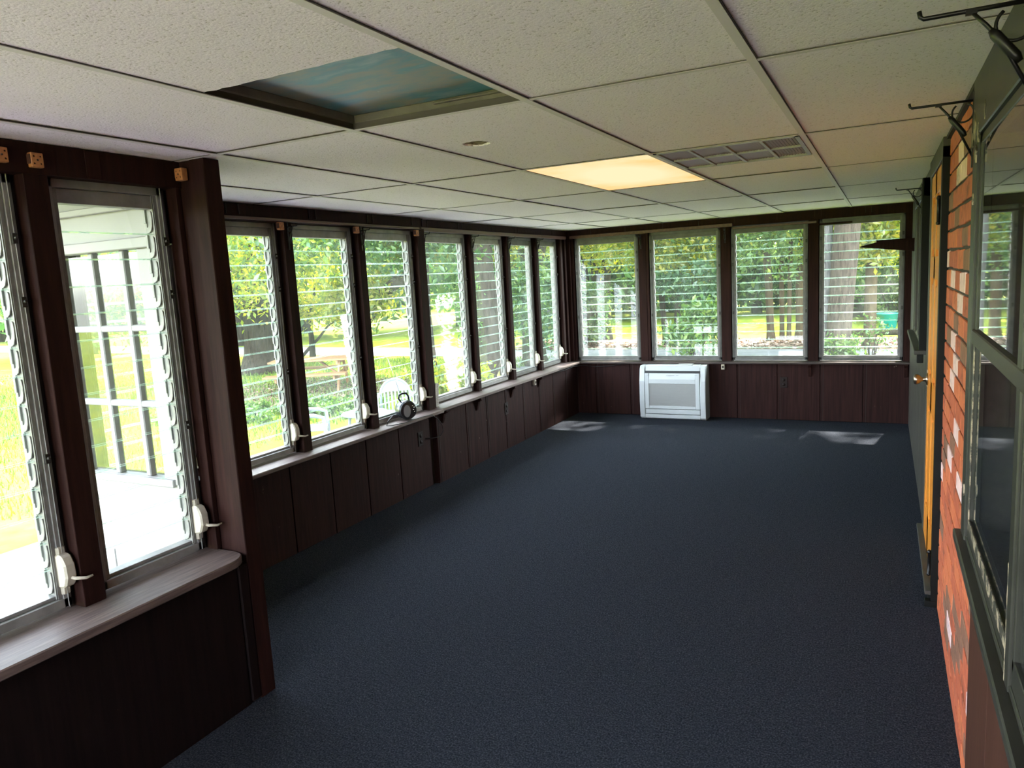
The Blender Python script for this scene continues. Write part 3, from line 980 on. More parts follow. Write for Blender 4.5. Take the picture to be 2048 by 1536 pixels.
# flaking paint lumps on the casing
fk = MB()
for (y, z, s) in ((2.56, 1.985, .020), (2.52, 1.945, .024), (2.50, 1.88, .014), (2.585, 1.93, .012), (2.45, 1.935, .016), (2.30, 1.97, .014), (2.54, 1.76, .010), (2.52, .90, .012)):
    n = 9
    pts = [(y + s * (1 + random.uniform(-.4, .4)) * math.cos(2 * math.pi * k / n), z + 1.5 * s * (1 + random.uniform(-.4, .4)) * math.sin(2 * math.pi * k / n)) for k in range(n)]
    fk.prism(pts, 'x', CF - .0035, CF + .001)
fk.build('paint_flake', 'chipped_paint', hw)
# house interior behind the glass
hr = MB()
hr.box(4.2, 4.3, -2.6, 8.05, 0, 2.235).box(.40, 4.3, -2.7, -2.6, 0, 2.235).box(.40, 4.3, 8.05, 8.15, 0, 2.235).box(.40, 4.3, -2.6, 8.05, -.08, 0)
tag(hr.build('wall_house_interior', 'room_dark'), 'dark unlit house room behind the big old window', 'wall', kind='structure')

# door
dr = empty('door_1')
tag(dr, 'varnished orange pine panel door with brass knob between grey casings, the near one coloured black for shade', 'door', kind='structure')
DX, DY0, DY1, DZ0, DZ1 = .219, 3.835, 4.565, .075, 2.005
MB().box(DX + .016, DX + .032, DY0 + .01, DY1 - .01, DZ0 + .01, DZ1 - .01).build('panel', 'door_pine', dr, .002)
st = MB()
for a, b in ((DY0, DY0 + .105), (DY1 - .105, DY1), ((DY0 + DY1) / 2 - .05, (DY0 + DY1) / 2 + .05)):
    st.box(DX, DX + .036, a, b, DZ0, DZ1)
st.build('stile', 'door_pine', dr, .003)
rl = MB()
for a, b in ((DZ0, DZ0 + .20), (.82, .98), (1.49, 1.60), (DZ1 - .11, DZ1)):
    rl.box(DX, DX + .0355, DY0 + .1, DY1 - .1, a, b)
rl.build('rail', 'door_pine', dr, .003)
rp = MB()
for a, b in ((DY0 + .135, (DY0 + DY1) / 2 - .08), ((DY0 + DY1) / 2 + .08, DY1 - .135)):
    for c, d in ((DZ0 + .23, .79), (1.01, 1.46), (1.63, DZ1 - .14)):
        rp.box(DX + .003, DX + .018, a, b, c, d)
rp.build('raised_panel', 'door_pine', dr, .006)
MB().box(.214, XR + .008, 3.703, 3.722, .0, 2.06).build('casing_edge', 'black_paint_shade', dr, .001)  # shaded side of the grey casing, its shade put into black colour
MB().box(.215, XR + .008, 3.722, 3.790, .0, 2.025).build('side_casing', 'black_paint_shade', dr, .002)
MB().box(.217, XR + .008, 3.790, 3.822, .0, 2.025).build('casing_bead', 'grey_paint', dr, .002)
MB().box(.214, XR + .008, 3.703, 4.70, 2.012, CEIL - .002).build('head_casing', 'grey_paint', dr, .002)
MB().box(.216, XR + .008, 4.578, 4.678, .0, 2.02).build('side_casing', 'grey_paint', dr, .002)
MB().box(.223, XR + .010, 3.822, 3.834, .07, 2.01).build('jamb', 'black_paint_shade', dr)
MB().box(.223, XR + .010, 4.566, 4.577, .07, 2.01).build('jamb', 'black_paint_shade', dr)
MB().box(.190, .27, 3.715, 4.70, .052, .072).build('threshold', 'grey_paint', dr, .003)
MB().box(.205, .27, 3.735, 4.69, .0, .052).build('threshold_riser', 'black_paint_shade', dr)
MB().box(.19, .24, 3.700, 3.735, .0, .030).build('corner_block', 'black_paint_shade', dr, .002)
for z in (1.80, .16):
    h = MB().lathe([(.004, -.062), (.010, -.058), (.010, -.05), (.0075, -.048), (.0075, .048), (.010, .05), (.010, .058), (.006, .066)], (.211, 3.838, z), 'z', 10)
    h.box(.213, .220, 3.838, 3.872, z - .05, z + .05)
    h.build('hinge', 'black_iron', dr)
kn = MB().lathe([(.032, 0), (.032, -.006), (.012, -.012), (.011, -.030), (.022, -.040), (.029, -.052), (.027, -.064), (.014, -.070)], (DX, 4.505, .945), 'x', 18)
kn.build('knob', 'brass_knob', dr)
MB().box(DX - .003, DX, 4.545, 4.565, .90, .99).build('latch_plate', 'brass_knob', dr)

# far window in the house wall
w2 = empty('window_21')
tag(w2, 'small dark framed house window between the pine door and the far corner', 'window', kind='structure')
MB().box(.190, .246, 4.985, 5.035, 1.03, 2.05).build('side_casing', 'black_paint_shade', w2, .002)
MB().box(.200, .246, 6.27, 6.36, 1.03, 2.05).build('side_casing', 'green_black_paint', w2, .002)
MB().box(.196, .246, 4.985, 6.36, 1.945, 2.05).build('head_casing', 'green_black_paint', w2, .002)
MB().box(.196, .24, 5.035, 5.10, 1.07, 1.945).build('sash_stile', 'green_black_paint', w2, .002)
MB().box(.204, .25, 5.62, 5.665, 1.07, 1.945).build('sash_stile', 'green_black_paint', w2, .002)
MB().box(.200, .25, 5.98, 6.00, 1.07, 1.945).build('sash_stile', 'grey_paint', w2, .002)
MB().box(.204, .25, 6.22, 6.27, 1.07, 1.945).build('sash_stile', 'green_black_paint', w2, .002)
MB().box(.206, .25, 5.035, 6.27, 1.05, 1.09).build('bottom_rail', 'green_black_paint', w2, .002)
MB().box(.2105, .2125, 5.10, 6.22, 1.09, 1.945).build('glass', 'house_glass', w2)
MB().box(.165, .25, 4.96, 6.40, 1.025, 1.05).build('stool', 'grey_paint', w2, .003)
MB().box(.180, .215, 4.955, 4.99, .975, 1.025).build('stool_horn', 'black_paint_shade', w2, .003)

# ------------------------------------------------------------------ iron plant brackets
def arc(cx, cz, r, a0, a1, n, f):
    return [f(cx + r * math.cos(a0 + (a1 - a0) * k / n), cz + r * math.sin(a0 + (a1 - a0) * k / n)) for k in range(n + 1)]
def plant_bracket(loc, rz, label, L=.165, sc=1.0, group='iron plant brackets', drop=.16):
    """local -y points away from the wall"""
    o = empty('plant_bracket', loc, rz)
    tag(o, label, 'bracket', group)
    P = lambda d, z: (0, -d, z)
    MB().box(-.008 * sc, .008 * sc, -.004, 0, -drop - .03, .025).build('wall_plate', 'black_iron', o, .001)
    MB().tube([P(0, 0), P(L * .5, 0), P(L * .97, 0), P(L, .004), P(L * 1.012, .014)], .0038 * sc, 7).box(-.006, .006, -L * .60, -L * .50, -.007, .001).build('arm', 'black_iron', o)
    MB().tube([P(L * .55, -.002), P(L * .42, -.028), P(L * .30, -.055), P(.0, -drop)], [.003 * sc, .0035 * sc, .0035 * sc, .0035 * sc], 7).tube([P(L * .38, -.038), P(L * .34, -.047), P(L * .16, -.088), P(L * .12, -.098)], [.0045 * sc, .0085 * sc, .0085 * sc, .0045 * sc], 8).build('brace', 'black_iron', o)
    r = L * .165
    MB().tube(arc(r * 1.05, -r * 1.15, r, .9, .9 - 5.2, 22, P), .003 * sc, 6).build('scroll', 'black_iron', o)
    return o
RIGHT = -math.pi / 2
plant_bracket((CF, 2.60, 2.045), RIGHT, 'black iron plant bracket on the brick edge of the big window', .165)
plant_bracket((CF, 1.60, 2.030), RIGHT, 'large black iron plant bracket cut by the top right picture corner', .175, 1.1)
plant_bracket((.190, 5.01, 1.995), RIGHT, 'small black iron plant bracket beyond the pine door', .135, .9, drop=.12)
for y, X, lb in ((3.416, XA, 'black iron plant bracket on the post between the trunk and picnic table windows'),
                 (4.114, XA, 'black iron plant bracket on the post left of the radio'),
                 (4.95, XB, 'black iron plant bracket on the wide post above the gauge strip'),
                 (5.736, XB, 'black iron plant bracket on the second post past the radio'),
                 (6.45, XB, 'black iron plant bracket on the third post past the radio'),
                 (7.118, XB, 'black iron plant bracket on the last post before the far corner')):
    plant_bracket((X, y, 1.985), LEFT, lb, .075, .9, drop=.105)
for x, lb in ((-2.37, 'black iron plant bracket on the end wall post left of the air unit'),
              (-1.475, 'black iron plant bracket on the end wall post right of the air unit')):
    plant_bracket((x, YB - .028, 1.975), 0, lb, .07, .9, drop=.10)

# ------------------------------------------------------------------ wall shelf in the far right corner
sh = empty('wall_shelf', (XR - .012, 7.3, 1.745))
tag(sh, 'dark wooden shelf sticking out of the right wall before the giant trunk window', 'shelf')
MB().box(-.295, 0, -.10, .30, 0, .012).build('shelf_board', 'stained_wood', sh, .002)
MB().prism([(0, 0), (0, -.10), (-.05, -.092), (-.425, -.040), (-.425, -.034), (-.30, -.006), (-.28, 0)], 'y', -.088, -.064).build('bracket', 'stained_wood', sh, .002)
MB().prism([(0, 0), (0, -.085), (-.05, -.078), (-.30, -.03), (-.28, 0)], 'y', .22, .244).build('bracket', 'stained_wood', sh, .002)

# ------------------------------------------------------------------ air conditioner
ac = empty('air_unit', (-2.015, YB - .018, 0))
tag(ac, 'white floor standing air conditioning unit under the end wall windows', 'air conditioner')
AW, AH, AD = .357, .585, .20
mb = MB()
prof = [(0, .0), (-AD + .035, .0), (-AD, .02), (-AD - .012, .20), (-AD - .006, .42), (-AD + .02, .55), (-AD + .045, AH), (0, AH)]
for s in (-1, 1):
    xa, xb = (s * AW, s * (AW - .058))
    MB().prism(prof, 'x', min(xa, xb), max(xa, xb)).build('side_cover', 'unit_white', ac, .006)
MB().box(-AW + .05, AW - .05, -AD + .04, 0, .02, AH - .01).build('cabinet', 'unit_white', ac)
mb = MB().prism([(-AD + .035, .0), (-AD, .015), (-AD - .002, .055), (-AD + .05, .055), (-AD + .05, 0)], 'x', -AW + .058, AW - .058)
mb.build('base_strip', 'unit_white', ac, .003)
MB().box(-AW + .062, AW - .062, -AD - .002, -AD + .05, .062, .112).build('lower_flap', 'unit_white', ac, .003)
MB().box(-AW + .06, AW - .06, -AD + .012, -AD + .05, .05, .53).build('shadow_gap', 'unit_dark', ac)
# front panel made as a frame around the grille
fp = MB()
y0, y1 = -AD - .008, -AD + .03
fp.box(-AW + .061, -AW + .105, y0, y1, .118, .505).box(AW - .105, AW - .061, y0, y1, .118, .505)
fp.box(-AW + .105, AW - .105, y0, y1, .118, .150).prism([(y0, .392), (y0, .44), (y0 + .012, .505), (y1, .505), (y1, .392)], 'x', -AW + .105, AW - .105)
fpo = fp.build('front_panel', 'unit_white', ac, .003)
gr = MB()
for k in range(27):
    z = .152 + k * .0089
    gr.box(-AW + .104, AW - .104, y0 + .005, y0 + .009, z, z + .0052)
tag(gr.build('grille', 'unit_grey', fpo), kind='stuff')
MB().box(-AW + .104, AW - .104, y0 + .010, y1, .15, .392).build('grille_backing', 'unit_grey', ac)
MB().prism([(-AD + .02, .522), (-AD + .045, AH + .0), (-.02, AH + .004), (-.02, .522)], 'x', -AW + .062, AW - .062).build('outlet_flap', 'unit_white', ac, .004)
MB().box(.05, .21, -AD + .07, -.06, AH + .002, AH + .010).build('control_cover', 'unit_white', ac, .002)
for a, b in ((-.27, -.245), (-.06, .03), (.05, .075), (.245, .275)):
    MB().box(a, b, y0 - .0008, y0 + .004, .482, .4865).build('indicator', 'unit_grey', fpo)

# ------------------------------------------------------------------ radio, cord, gauge, outlets
rad = empty('radio', (-3.165, 4.44, SILL), math.radians(60))
tag(rad, 'round black portable radio with carrying handle and raised aerial on the sill', 'radio')
zc = .075
MB().lathe([(.050, .055), (.066, .045), (.072, .02), (.072, -.03), (.068, -.046), (.060, -.05)], (0, 0, zc), 'y', 26).build('body', 'radio_black', rad)
face = MB().lathe([(.066, -.046), (.066, -.054), (.058, -.056)], (0, 0, zc), 'y', 26).build('face', 'radio_black', rad)
g = MB()
n = 22
g.add([(-.014 + .030 * math.cos(2 * math.pi * k / n) * .95, -.0575, zc - .004 + .046 * math.sin(2 * math.pi * k / n)) for k in range(n)] + [(-.014 + .030 * math.cos(2 * math.pi * k / n) * .95, -.052, zc - .004 + .046 * math.sin(2 * math.pi * k / n)) for k in range(n)],
      [tuple(range(n))] + [(k, (k + 1) % n, n + (k + 1) % n, n + k) for k in range(n)])
g.build('speaker_grille', 'radio_grey', face)
for (x, z) in ((.030, .104), (.042, .092), (.036, .076), (.044, .060)):
    MB().lathe([(.005, 0), (.0045, -.004)], (x, -.0555, z), 'y', 8).build('button', 'chrome', face)
MB().tube([(-.03, .01, zc + .062), (-.046, .008, zc + .085), (-.042, .006, zc + .112), (-.018, .004, zc + .122), (.015, .003, zc + .120), (.030, .002, zc + .098), (.034, .0, zc + .06)], [.006, .007, .008, .008, .008, .007, .006], 8).build('handle', 'radio_black', rad)
MB().tube([(.0, .045, zc + .05), (-.04, .050, zc + .22), (-.085, .055, zc + .385)], [.0022, .0017, .0013], 6).lathe([(.0012, zc + .385), (.0028, zc + .388), (.0012, zc + .392)], (-.085, .055, 0), 'z', 7).build('aerial', 'chrome', rad)
cord = MB()
cord.tube([(-3.155, 4.37, .64), (-3.16, 4.33, .66), (-3.155, 4.27, .675), (-3.165, 4.22, .645), (-3.15, 4.175, .616), (-3.115, 4.20, .616), (-3.085, 4.30, .614), (-3.082, 4.42, .616), (-3.084, 4.56, .613), (-3.076, 4.66, .604), (-3.085, 4.74, .560), (-3.12, 4.85, .495), (-3.14, 4.90, .43), (-3.16, 4.88, .385), (-3.185, 4.80, .385), (-3.195, 4.72, .40)], .0032, 6)
tag(cord.build('power_cord', 'cord_black'), 'thin black cord winding from the radio over the sill to the wall socket', 'cord')
ga = empty('gauge_strip', (-3.215, 4.963, SILL), 0)
tag(ga, 'narrow weathered grey gauge strip standing on the sill against the wide post', 'gauge')
lean = Matrix.Rotation(math.radians(-6), 3, 'X')
gg = MB().obox((0, -.010, .096), (1, 0, 0), lean @ Vector((0, 1, 0)), lean @ Vector((0, 0, 1)), .004, .024, .095)
gg.build('strip', 'thermo_metal', ga, .001)
tk = MB()
for k in range(18):
    c = Vector((.0045, -.010, .096)) + lean @ Vector((0, .006, -.08 + k * .009))
    tk.obox(c, (1, 0, 0), lean @ Vector((0, 1, 0)), lean @ Vector((0, 0, 1)), .0005, .007 if k % 2 else .011, .0009)
tk.build('tick_marks', 'dark_metal', ga)

def outlet(loc, rz, label, mat, box=False):
    o = empty('wall_socket', loc, rz)
    tag(o, label, 'socket')
    if box:
        bx_ = MB().box(-.018, .018, -.03, 0, -.028, .028).build('box', mat, o, .003)
        MB().box(-.009, .009, -.033, -.03, -.012, .012).build('switch', 'outlet_plastic', bx_, .001)
    else:
        cp_ = MB().box(-.035, .035, -.006, 0, -.057, .057).build('cover_plate', mat, o, .002)
        for z in (-.024, .024):
            MB().lathe([(.015, -.006), (.014, -.009)], (0, 0, z), 'y', 14).build('receptacle', 'outlet_plastic', cp_)
    return o
outlet((-3.178, 6.08, .39), LEFT, 'dark wall socket in the left panelling below the window sill', 'outlet_plastic')
outlet((-.905, YB - .016, .395), 0, 'dark wall socket in the end wall panelling right of the air unit', 'outlet_plastic')
outlet((-3.204, 4.66, .41), LEFT, 'dark wall socket that the black radio cord runs to', 'outlet_plastic')
outlet((-3.178, 6.70, .545), LEFT, 'small cream switch box under the left sill near the far corner', 'cream_plastic', True)
outlet((-1.51, YB - .018, .555), 0, 'small cream switch box under the end wall sill right of the air unit', 'cream_plastic', True)
wc = MB().tube([(-2.62, YB - .03, .585), (-2.75, YB - .035, .56), (-2.95, YB - .035, .548), (-3.1, YB - .035, .565), (-3.14, 7.7, .575), (-3.135, 7.45, .57), (-3.13, 7.2, .578)], .003, 6)
tag(wc.build('sill_wire', 'cord_black'), 'thin dark wire sagging beneath the sills in the far corner', 'cord')

# ------------------------------------------------------------------ outdoors: ground
ZG = -.75
K = 1.174
def kp(pts):
    return [(x * K, y * K) for x, y in pts]
def slab(name, pts, z, mat, label, cat, kind='structure', th=.03):
    o = MB().prism(pts, 'z', z - th, z).build(name, mat)
    return tag(o, label, cat, kind=kind)
slab('ground_lawn', [(-120, -40), (70, -40), (70, 140), (-120, 140)], ZG, 'lawn', 'bright sunlit green lawn spreading out around the house', 'lawn', th=.2)
slab('driveway', kp([(-60, 20.6), (-14, 17.15), (-9.5, 16.8), (-8.0, 14.3), (-6.5, 9.2), (10, 9.0), (30, 9.0), (30, 17.6), (3, 17.9), (-5, 18.3), (-14, 19.2), (-60, 23.4)]), ZG + .012, 'asphalt', 'pale grey asphalt driveway dappled with tree shade', 'driveway')
slab('leaf_strip', kp([(-9.4, 18.75), (3, 17.93), (25, 17.7), (25, 20.2), (4, 20.4), (-4, 20.9), (-9.6, 21.2)]), ZG + .010, 'dry_soil', 'strip of brown leaf litter along the far edge of the driveway', 'ground')
slab('mulch_patch', kp([(-11.6, 9.6), (-8.6, 9.0), (-7.9, 11.2), (-8.6, 12.9), (-11.4, 12.6), (-12.2, 11.0)]), ZG + .008, 'dry_soil', 'brown leafy bare soil around the picnic table', 'ground')
slab('gravel_bed', [(-5.3, 5.0), (-3.45, 3.2), (-3.45, 9.6), (-7.4, 9.6), (-7.6, 8.0)], ZG + .014, 'gravel_grey', 'grey gravel bed under the long left window wall', 'gravel bed')
slab('patio', [(-7.55, -9.0), (-2.5, -9.0), (-2.5, 2.2), (-5.2, 4.85), (-7.45, 4.2)], ZG + .03, 'dappled_concrete', 'concrete patio with pink sun dapples and bluish shade in its colour, outside the near left windows', 'patio', th=.06)
slab('bounce_slab', [(-2.49, -9.0), (3, -9.0), (3, -2.8), (-2.49, -2.8)], ZG + .03, 'bounce_stone', 'pale slab added out of view behind the sunroom to bounce light inside', 'bounce slab', th=.06)  # unseen slab added to bounce daylight onto the near ceiling

# ------------------------------------------------------------------ porch bay outside the near windows
pd = empty('door_2', (0, 1.95, 0))
tag(pd, 'white French door with small glass panes on the porch, seen through the near windows', 'door', kind='structure')
px0, px1 = -3.40, -2.44
mb = MB()
mb.box(-2.565, -2.425, -.03, .018, -.75, 1.80)
mb.box(-3.50, -3.40, -.03, .018, -.75, 1.80)
mb.box(-3.50, -2.43, -.03, .018, 1.80, 2.235)
mb.build('frame', 'white_paint', pd, .003)
MB().box(-3.40, -2.555, -.026, .018, -.75, .89).build('lower_panel', 'white_paint', pd, .003)
for x in (-3.25, -3.03, -2.81, -2.60):
    MB().box(x - .085, x + .085, -.030, -.024, -.30, .55).build('raised_panel', 'white_paint', pd, .004)
MB().box(-3.40, -2.50, -.045, -.026, .86, .89).build('lock_rail', 'white_paint', pd, .003)
MB().box(-3.52, -2.42, -.055, -.03, 1.80, 1.84).build('head_trim', 'white_paint', pd, .003)
MB().box(-3.52, -2.42, -.06, -.03, 1.945, 1.97).build('head_trim', 'white_paint', pd, .003)
rows = [.89, 1.19, 1.495, 1.80]
for x in (-3.24, -3.05, -2.86, -2.67):
    MB().box(x - .014, x + .014, -.022, .010, .89, 1.80).build('muntin', 'white_paint', pd, .004)
for z in (1.19, 1.495):
    MB().box(-3.40, -2.555, -.021, .009, z - .013, z + .013).build('muntin', 'white_paint', pd, .004)
xs = [-3.40, -3.24, -3.05, -2.86, -2.67, -2.565]
for a, b in zip(xs[:-1], xs[1:]):
    for c, d in zip(rows[:-1], rows[1:]):
        MB().box(a + .012, b - .012, -.008, -.004, c + .01, d - .01).build('pane', 'clear_glass', pd)
# the far side bay wall carries the same panes: cut the inner board so one can look through
pc = empty('porch_ceiling')
tag(pc, 'white boarded porch ceiling with thin beams above the French door', 'ceiling', kind='structure')
for k in range(5):
    x = -3.97 + k * .31
    MB().box(x + .002, x + .308, .75, 1.92, 2.16, 2.18).build('ceiling_board', 'white_paint', pc, .002)
for y in (.9, 1.42):
    MB().box(-3.96, -2.45, y, y + .05, 2.11, 2.16).build('beam', 'white_paint', pc, .003)
MB().box(-4.02, -3.97, .75, 1.92, 2.08, 2.2).build('fascia', 'white_paint', pc, .003)

# ------------------------------------------------------------------ foliage tools
def leaf_object(name, parent, centers, spread, n, size, mat, up=.35, kind='stuff', tint=(0, 1), seed=None, elong=.45):
    rng = np.random.default_rng(seed if seed is not None else RNG.integers(1 << 30))
    c = np.asarray(centers, float)
    idx = rng.integers(0, len(c), n)
    sp = np.asarray(spread, float)
    if sp.ndim == 1 and len(sp) == len(c):
        s = sp[idx][:, None]
    else:
        s = sp
    pos = c[idx] + rng.normal(0, 1, (n, 3)) * s * np.array([1, 1, .7])
    d = rng.normal(0, 1, (n, 3)); d[:, 2] -= .35
    d /= np.linalg.norm(d, axis=1)[:, None]
    nr = rng.normal(0, 1, (n, 3)); nr[:, 2] += up * 3
    sd = np.cross(d, nr); sd /= (np.linalg.norm(sd, axis=1)[:, None] + 1e-9)
    nn = np.cross(sd, d)
    L = size * rng.uniform(.6, 1.35, n)[:, None]
    Wd = L * elong
    base = pos - d * L * .5
    tip = pos + d * L * .5 - nn * L * .08
    lf_ = pos + sd * Wd * .5 + nn * L * .06
    rt_ = pos - sd * Wd * .5 + nn * L * .06
    V = np.stack([base, rt_, tip, lf_], 1).reshape(-1, 3)
    F = (np.arange(n)[:, None] * 4 + np.array([[0, 1, 2, 0, 2, 3]])).reshape(-1, 3)
    me = bpy.data.meshes.new(name)
    me.vertices.add(len(V)); me.vertices.foreach_set('co', V.astype(np.float32).ravel())
    me.loops.add(len(F) * 3); me.loops.foreach_set('vertex_index', F.astype(np.int32).ravel())
    me.polygons.add(len(F)); me.polygons.foreach_set('loop_start', (np.arange(len(F)) * 3).astype(np.int32))
    try:
        me.polygons.foreach_set('loop_total', np.full(len(F), 3, np.int32))
    except Exception:
        pass
    t = np.repeat(tint[0] + (tint[1] - tint[0]) * rng.beta(1.6, 1.6, n), 4)
    at = me.attributes.new('tint', 'FLOAT', 'POINT')
    at.data.foreach_set('value', t.astype(np.float32))
    me.materials.append(MAT[mat])
    me.update(calc_edges=True)
    o = link(name, me, parent)
    if kind: o['kind'] = kind
    return o

def ell(n, c, r, lo=.55, seed=0, zmin=None):
    rng = np.random.default_rng(seed)
    d = rng.normal(0, 1, (n, 3)); d /= np.linalg.norm(d, axis=1)[:, None]
    rad = rng.uniform(lo, 1, n) ** .6
    p = np.asarray(c) + d * np.asarray(r) * rad[:, None]
    if zmin is not None:
        p[:, 2] = np.maximum(p[:, 2], zmin + rng.uniform(0, .4, n))
    return p

def limb(mb, a, b, r0, r1, sag=.0, n=5, seg=8, wob=.0):
    a, b = Vector(a), Vector(b)
    pts, rad = [], []
    for k in range(n + 1):
        t = k / n
        p = a.lerp(b, t) + Vector((random.uniform(-1, 1), random.uniform(-1, 1), random.uniform(-1, 1))) * .03 * (b - a).length * (0 if k in (0, n) else 1)
        p.z += sag * 4 * t * (1 - t)
        pts.append(p); rad.append(r0 + (r1 - r0) * t)
    mb.tube(pts, rad, seg, 0, True, wob)

def tree(label, loc, cat='tree', name='tree', group=None, kind=None):
    o = empty(name, (loc[0] * K, loc[1] * K, ZG))
    o.scale = (K, K, K)
    return tag(o, label, cat, group, kind)

# big shade tree beyond the picnic table
t = tree('large shade tree with a thick trunk behind the picnic table', (-13.9, 13.6))
mb = MB()
mb.tube([(0, 0, -.1), (0, 0, .12), (0, 0, .5), (.05, 0, 1.6), (.05, .05, 3.2), (.1, .1, 5)], [.72, .56, .44, .40, .40, .34], 14, 0, True, .05)
limb(mb, (.0, 0, 2.6), (3.6, -2.2, 4.6), .20, .06, .4)
limb(mb, (.0, 0, 3.0), (-3.0, -2.6, 5.0), .20, .06, .3)
limb(mb, (.0, 0, 2.4), (2.4, 1.8, 3.2), .15, .05, .3)
limb(mb, (.0, 0, 3.6), (-2.0, 2.8, 6.0), .20, .06, .3)
limb(mb, (.0, 0, 2.2), (1.2, -3.2, 2.8), .12, .04, .2)
mb.build('trunk', 'bark', t)
cl = np.vstack([ell(110, (0, 0, 6.2), (5.6, 5.4, 3.6), .4, 11), ell(70, (1.0, -1.2, 3.4), (5.0, 4.0, 1.1), .3, 12),
                ell(26, (-1.2, -2.6, 2.0), (1.6, 1.2, .7), .2, 13)])
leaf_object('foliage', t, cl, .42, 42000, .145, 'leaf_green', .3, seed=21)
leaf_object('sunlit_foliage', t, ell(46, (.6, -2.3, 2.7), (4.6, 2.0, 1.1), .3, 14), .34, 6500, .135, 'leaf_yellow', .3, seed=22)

# small yellow tree
t = tree('slim young tree with yellow green leaves and a slanting branch beyond the picnic table', (-14.1, 15.6))
mb = MB()
mb.tube([(0, 0, -.1), (.02, 0, .7), (-.05, 0, 1.6), (.0, .05, 2.6)], [.10, .075, .06, .03], 9)
limb(mb, (-.35, 0, .18), (1.15, .2, 1.35), .05, .02, .05)
limb(mb, (0, 0, 1.2), (-.8, .2, 2.2), .04, .015)
limb(mb, (0, 0, 1.3), (.7, -.2, 2.4), .04, .015)
mb.build('trunk', 'bark', t)
leaf_object('foliage', t, ell(46, (.1, 0, 1.95), (1.55, 1.4, .75), .2, 31), .22, 4200, .17, 'leaf_yellow', .3, seed=23)

# tree with a bent limb in front of the lawn
t = tree('leafy tree with a heavy bent limb hanging over the lawn behind the radio window', (-9.02, 13.5))
mb = MB()
mb.tube([(0, 0, -.1), (0, 0, .1), (.0, 0, 1.4), (.05, .05, 3.0), (.1, .1, 4.4)], [.34, .27, .22, .19, .14], 11, 0, True, .04)
mb.tube([(0, 0, 2.2), (-.55, -.05, 2.05), (-1.0, -.1, 1.75), (-1.35, -.12, 1.25), (-1.75, -.1, 1.0)], [.16, .14, .125, .11, .06], 9, 0, True, .05)
limb(mb, (0, 0, 2.6), (-1.9, -.6, 3.6), .12, .04, .3)
limb(mb, (0, 0, 2.8), (1.5, -.4, 3.9), .12, .04, .3)
mb.build('trunk', 'bark', t)
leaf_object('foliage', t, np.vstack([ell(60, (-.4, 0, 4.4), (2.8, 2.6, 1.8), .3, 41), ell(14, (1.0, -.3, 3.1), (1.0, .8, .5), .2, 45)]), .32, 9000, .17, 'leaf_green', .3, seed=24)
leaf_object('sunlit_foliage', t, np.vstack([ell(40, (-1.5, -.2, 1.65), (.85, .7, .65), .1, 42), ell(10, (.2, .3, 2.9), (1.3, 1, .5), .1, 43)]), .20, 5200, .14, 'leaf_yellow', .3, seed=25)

# two dark trunks of the side windows
t = tree('ivy wrapped brown tree trunk close behind the middle side windows', (-7.32, 13.4))
mb = MB()
mb.tube([(.1, 0, -.1), (.06, 0, .2), (.0, 0, 1.2), (-.08, 0, 2.2), (-.1, 0, 3.2), (-.15, 0, 5)], [.44, .34, .28, .27, .26, .22], 13, 0, True, .05)
limb(mb, (-.05, 0, 2.6), (.9, -.1, 3.4), .12, .05)
limb(mb, (-.05, 0, 2.2), (-.9, .1, 3.0), .10, .04)
mb.build('trunk', 'bark', t)
leaf_object('foliage', t, ell(70, (0, 0, 5.4), (3.2, 3.0, 2.0), .3, 51), .4, 9000, .19, 'leaf_green', .3, seed=26)
leaf_object('ivy', t, [(-.25, -.3, z) for z in np.linspace(.8, 2.6, 12)], .13, 700, .10, 'ivy_leaf', .2, seed=27)
t = tree('forked dark tree trunk with low leaves behind the last side windows', (-7.15, 15.2))
mb = MB()
mb.tube([(0, 0, -.1), (0, 0, .2), (.0, 0, 1.2), (.05, 0, 2.2)], [.38, .28, .23, .23], 12, 0, True, .05)
mb.tube([(.05, 0, 2.1), (.35, 0, 3.0), (.7, 0, 4.4)], [.2, .17, .1], 10, 0, True, .05)
mb.tube([(.05, 0, 2.1), (-.25, 0, 2.9), (-.5, 0, 4.2)], [.17, .13, .08], 10, 0, True, .05)
mb.build('trunk', 'bark', t)
leaf_object('foliage', t, np.vstack([ell(60, (0, 0, 5.2), (3.0, 2.8, 1.8), .3, 52), ell(30, (.15, -.2, 1.4), (.9, .6, .9), .2, 53)]), .30, 9500, .16, 'leaf_green', .3, seed=28)
leaf_object('sunlit_foliage', t, ell(14, (-.5, -.2, 2.7), (.7, .5, .4), .2, 54), .2, 1300, .15, 'leaf_yellow', .3, seed=29)

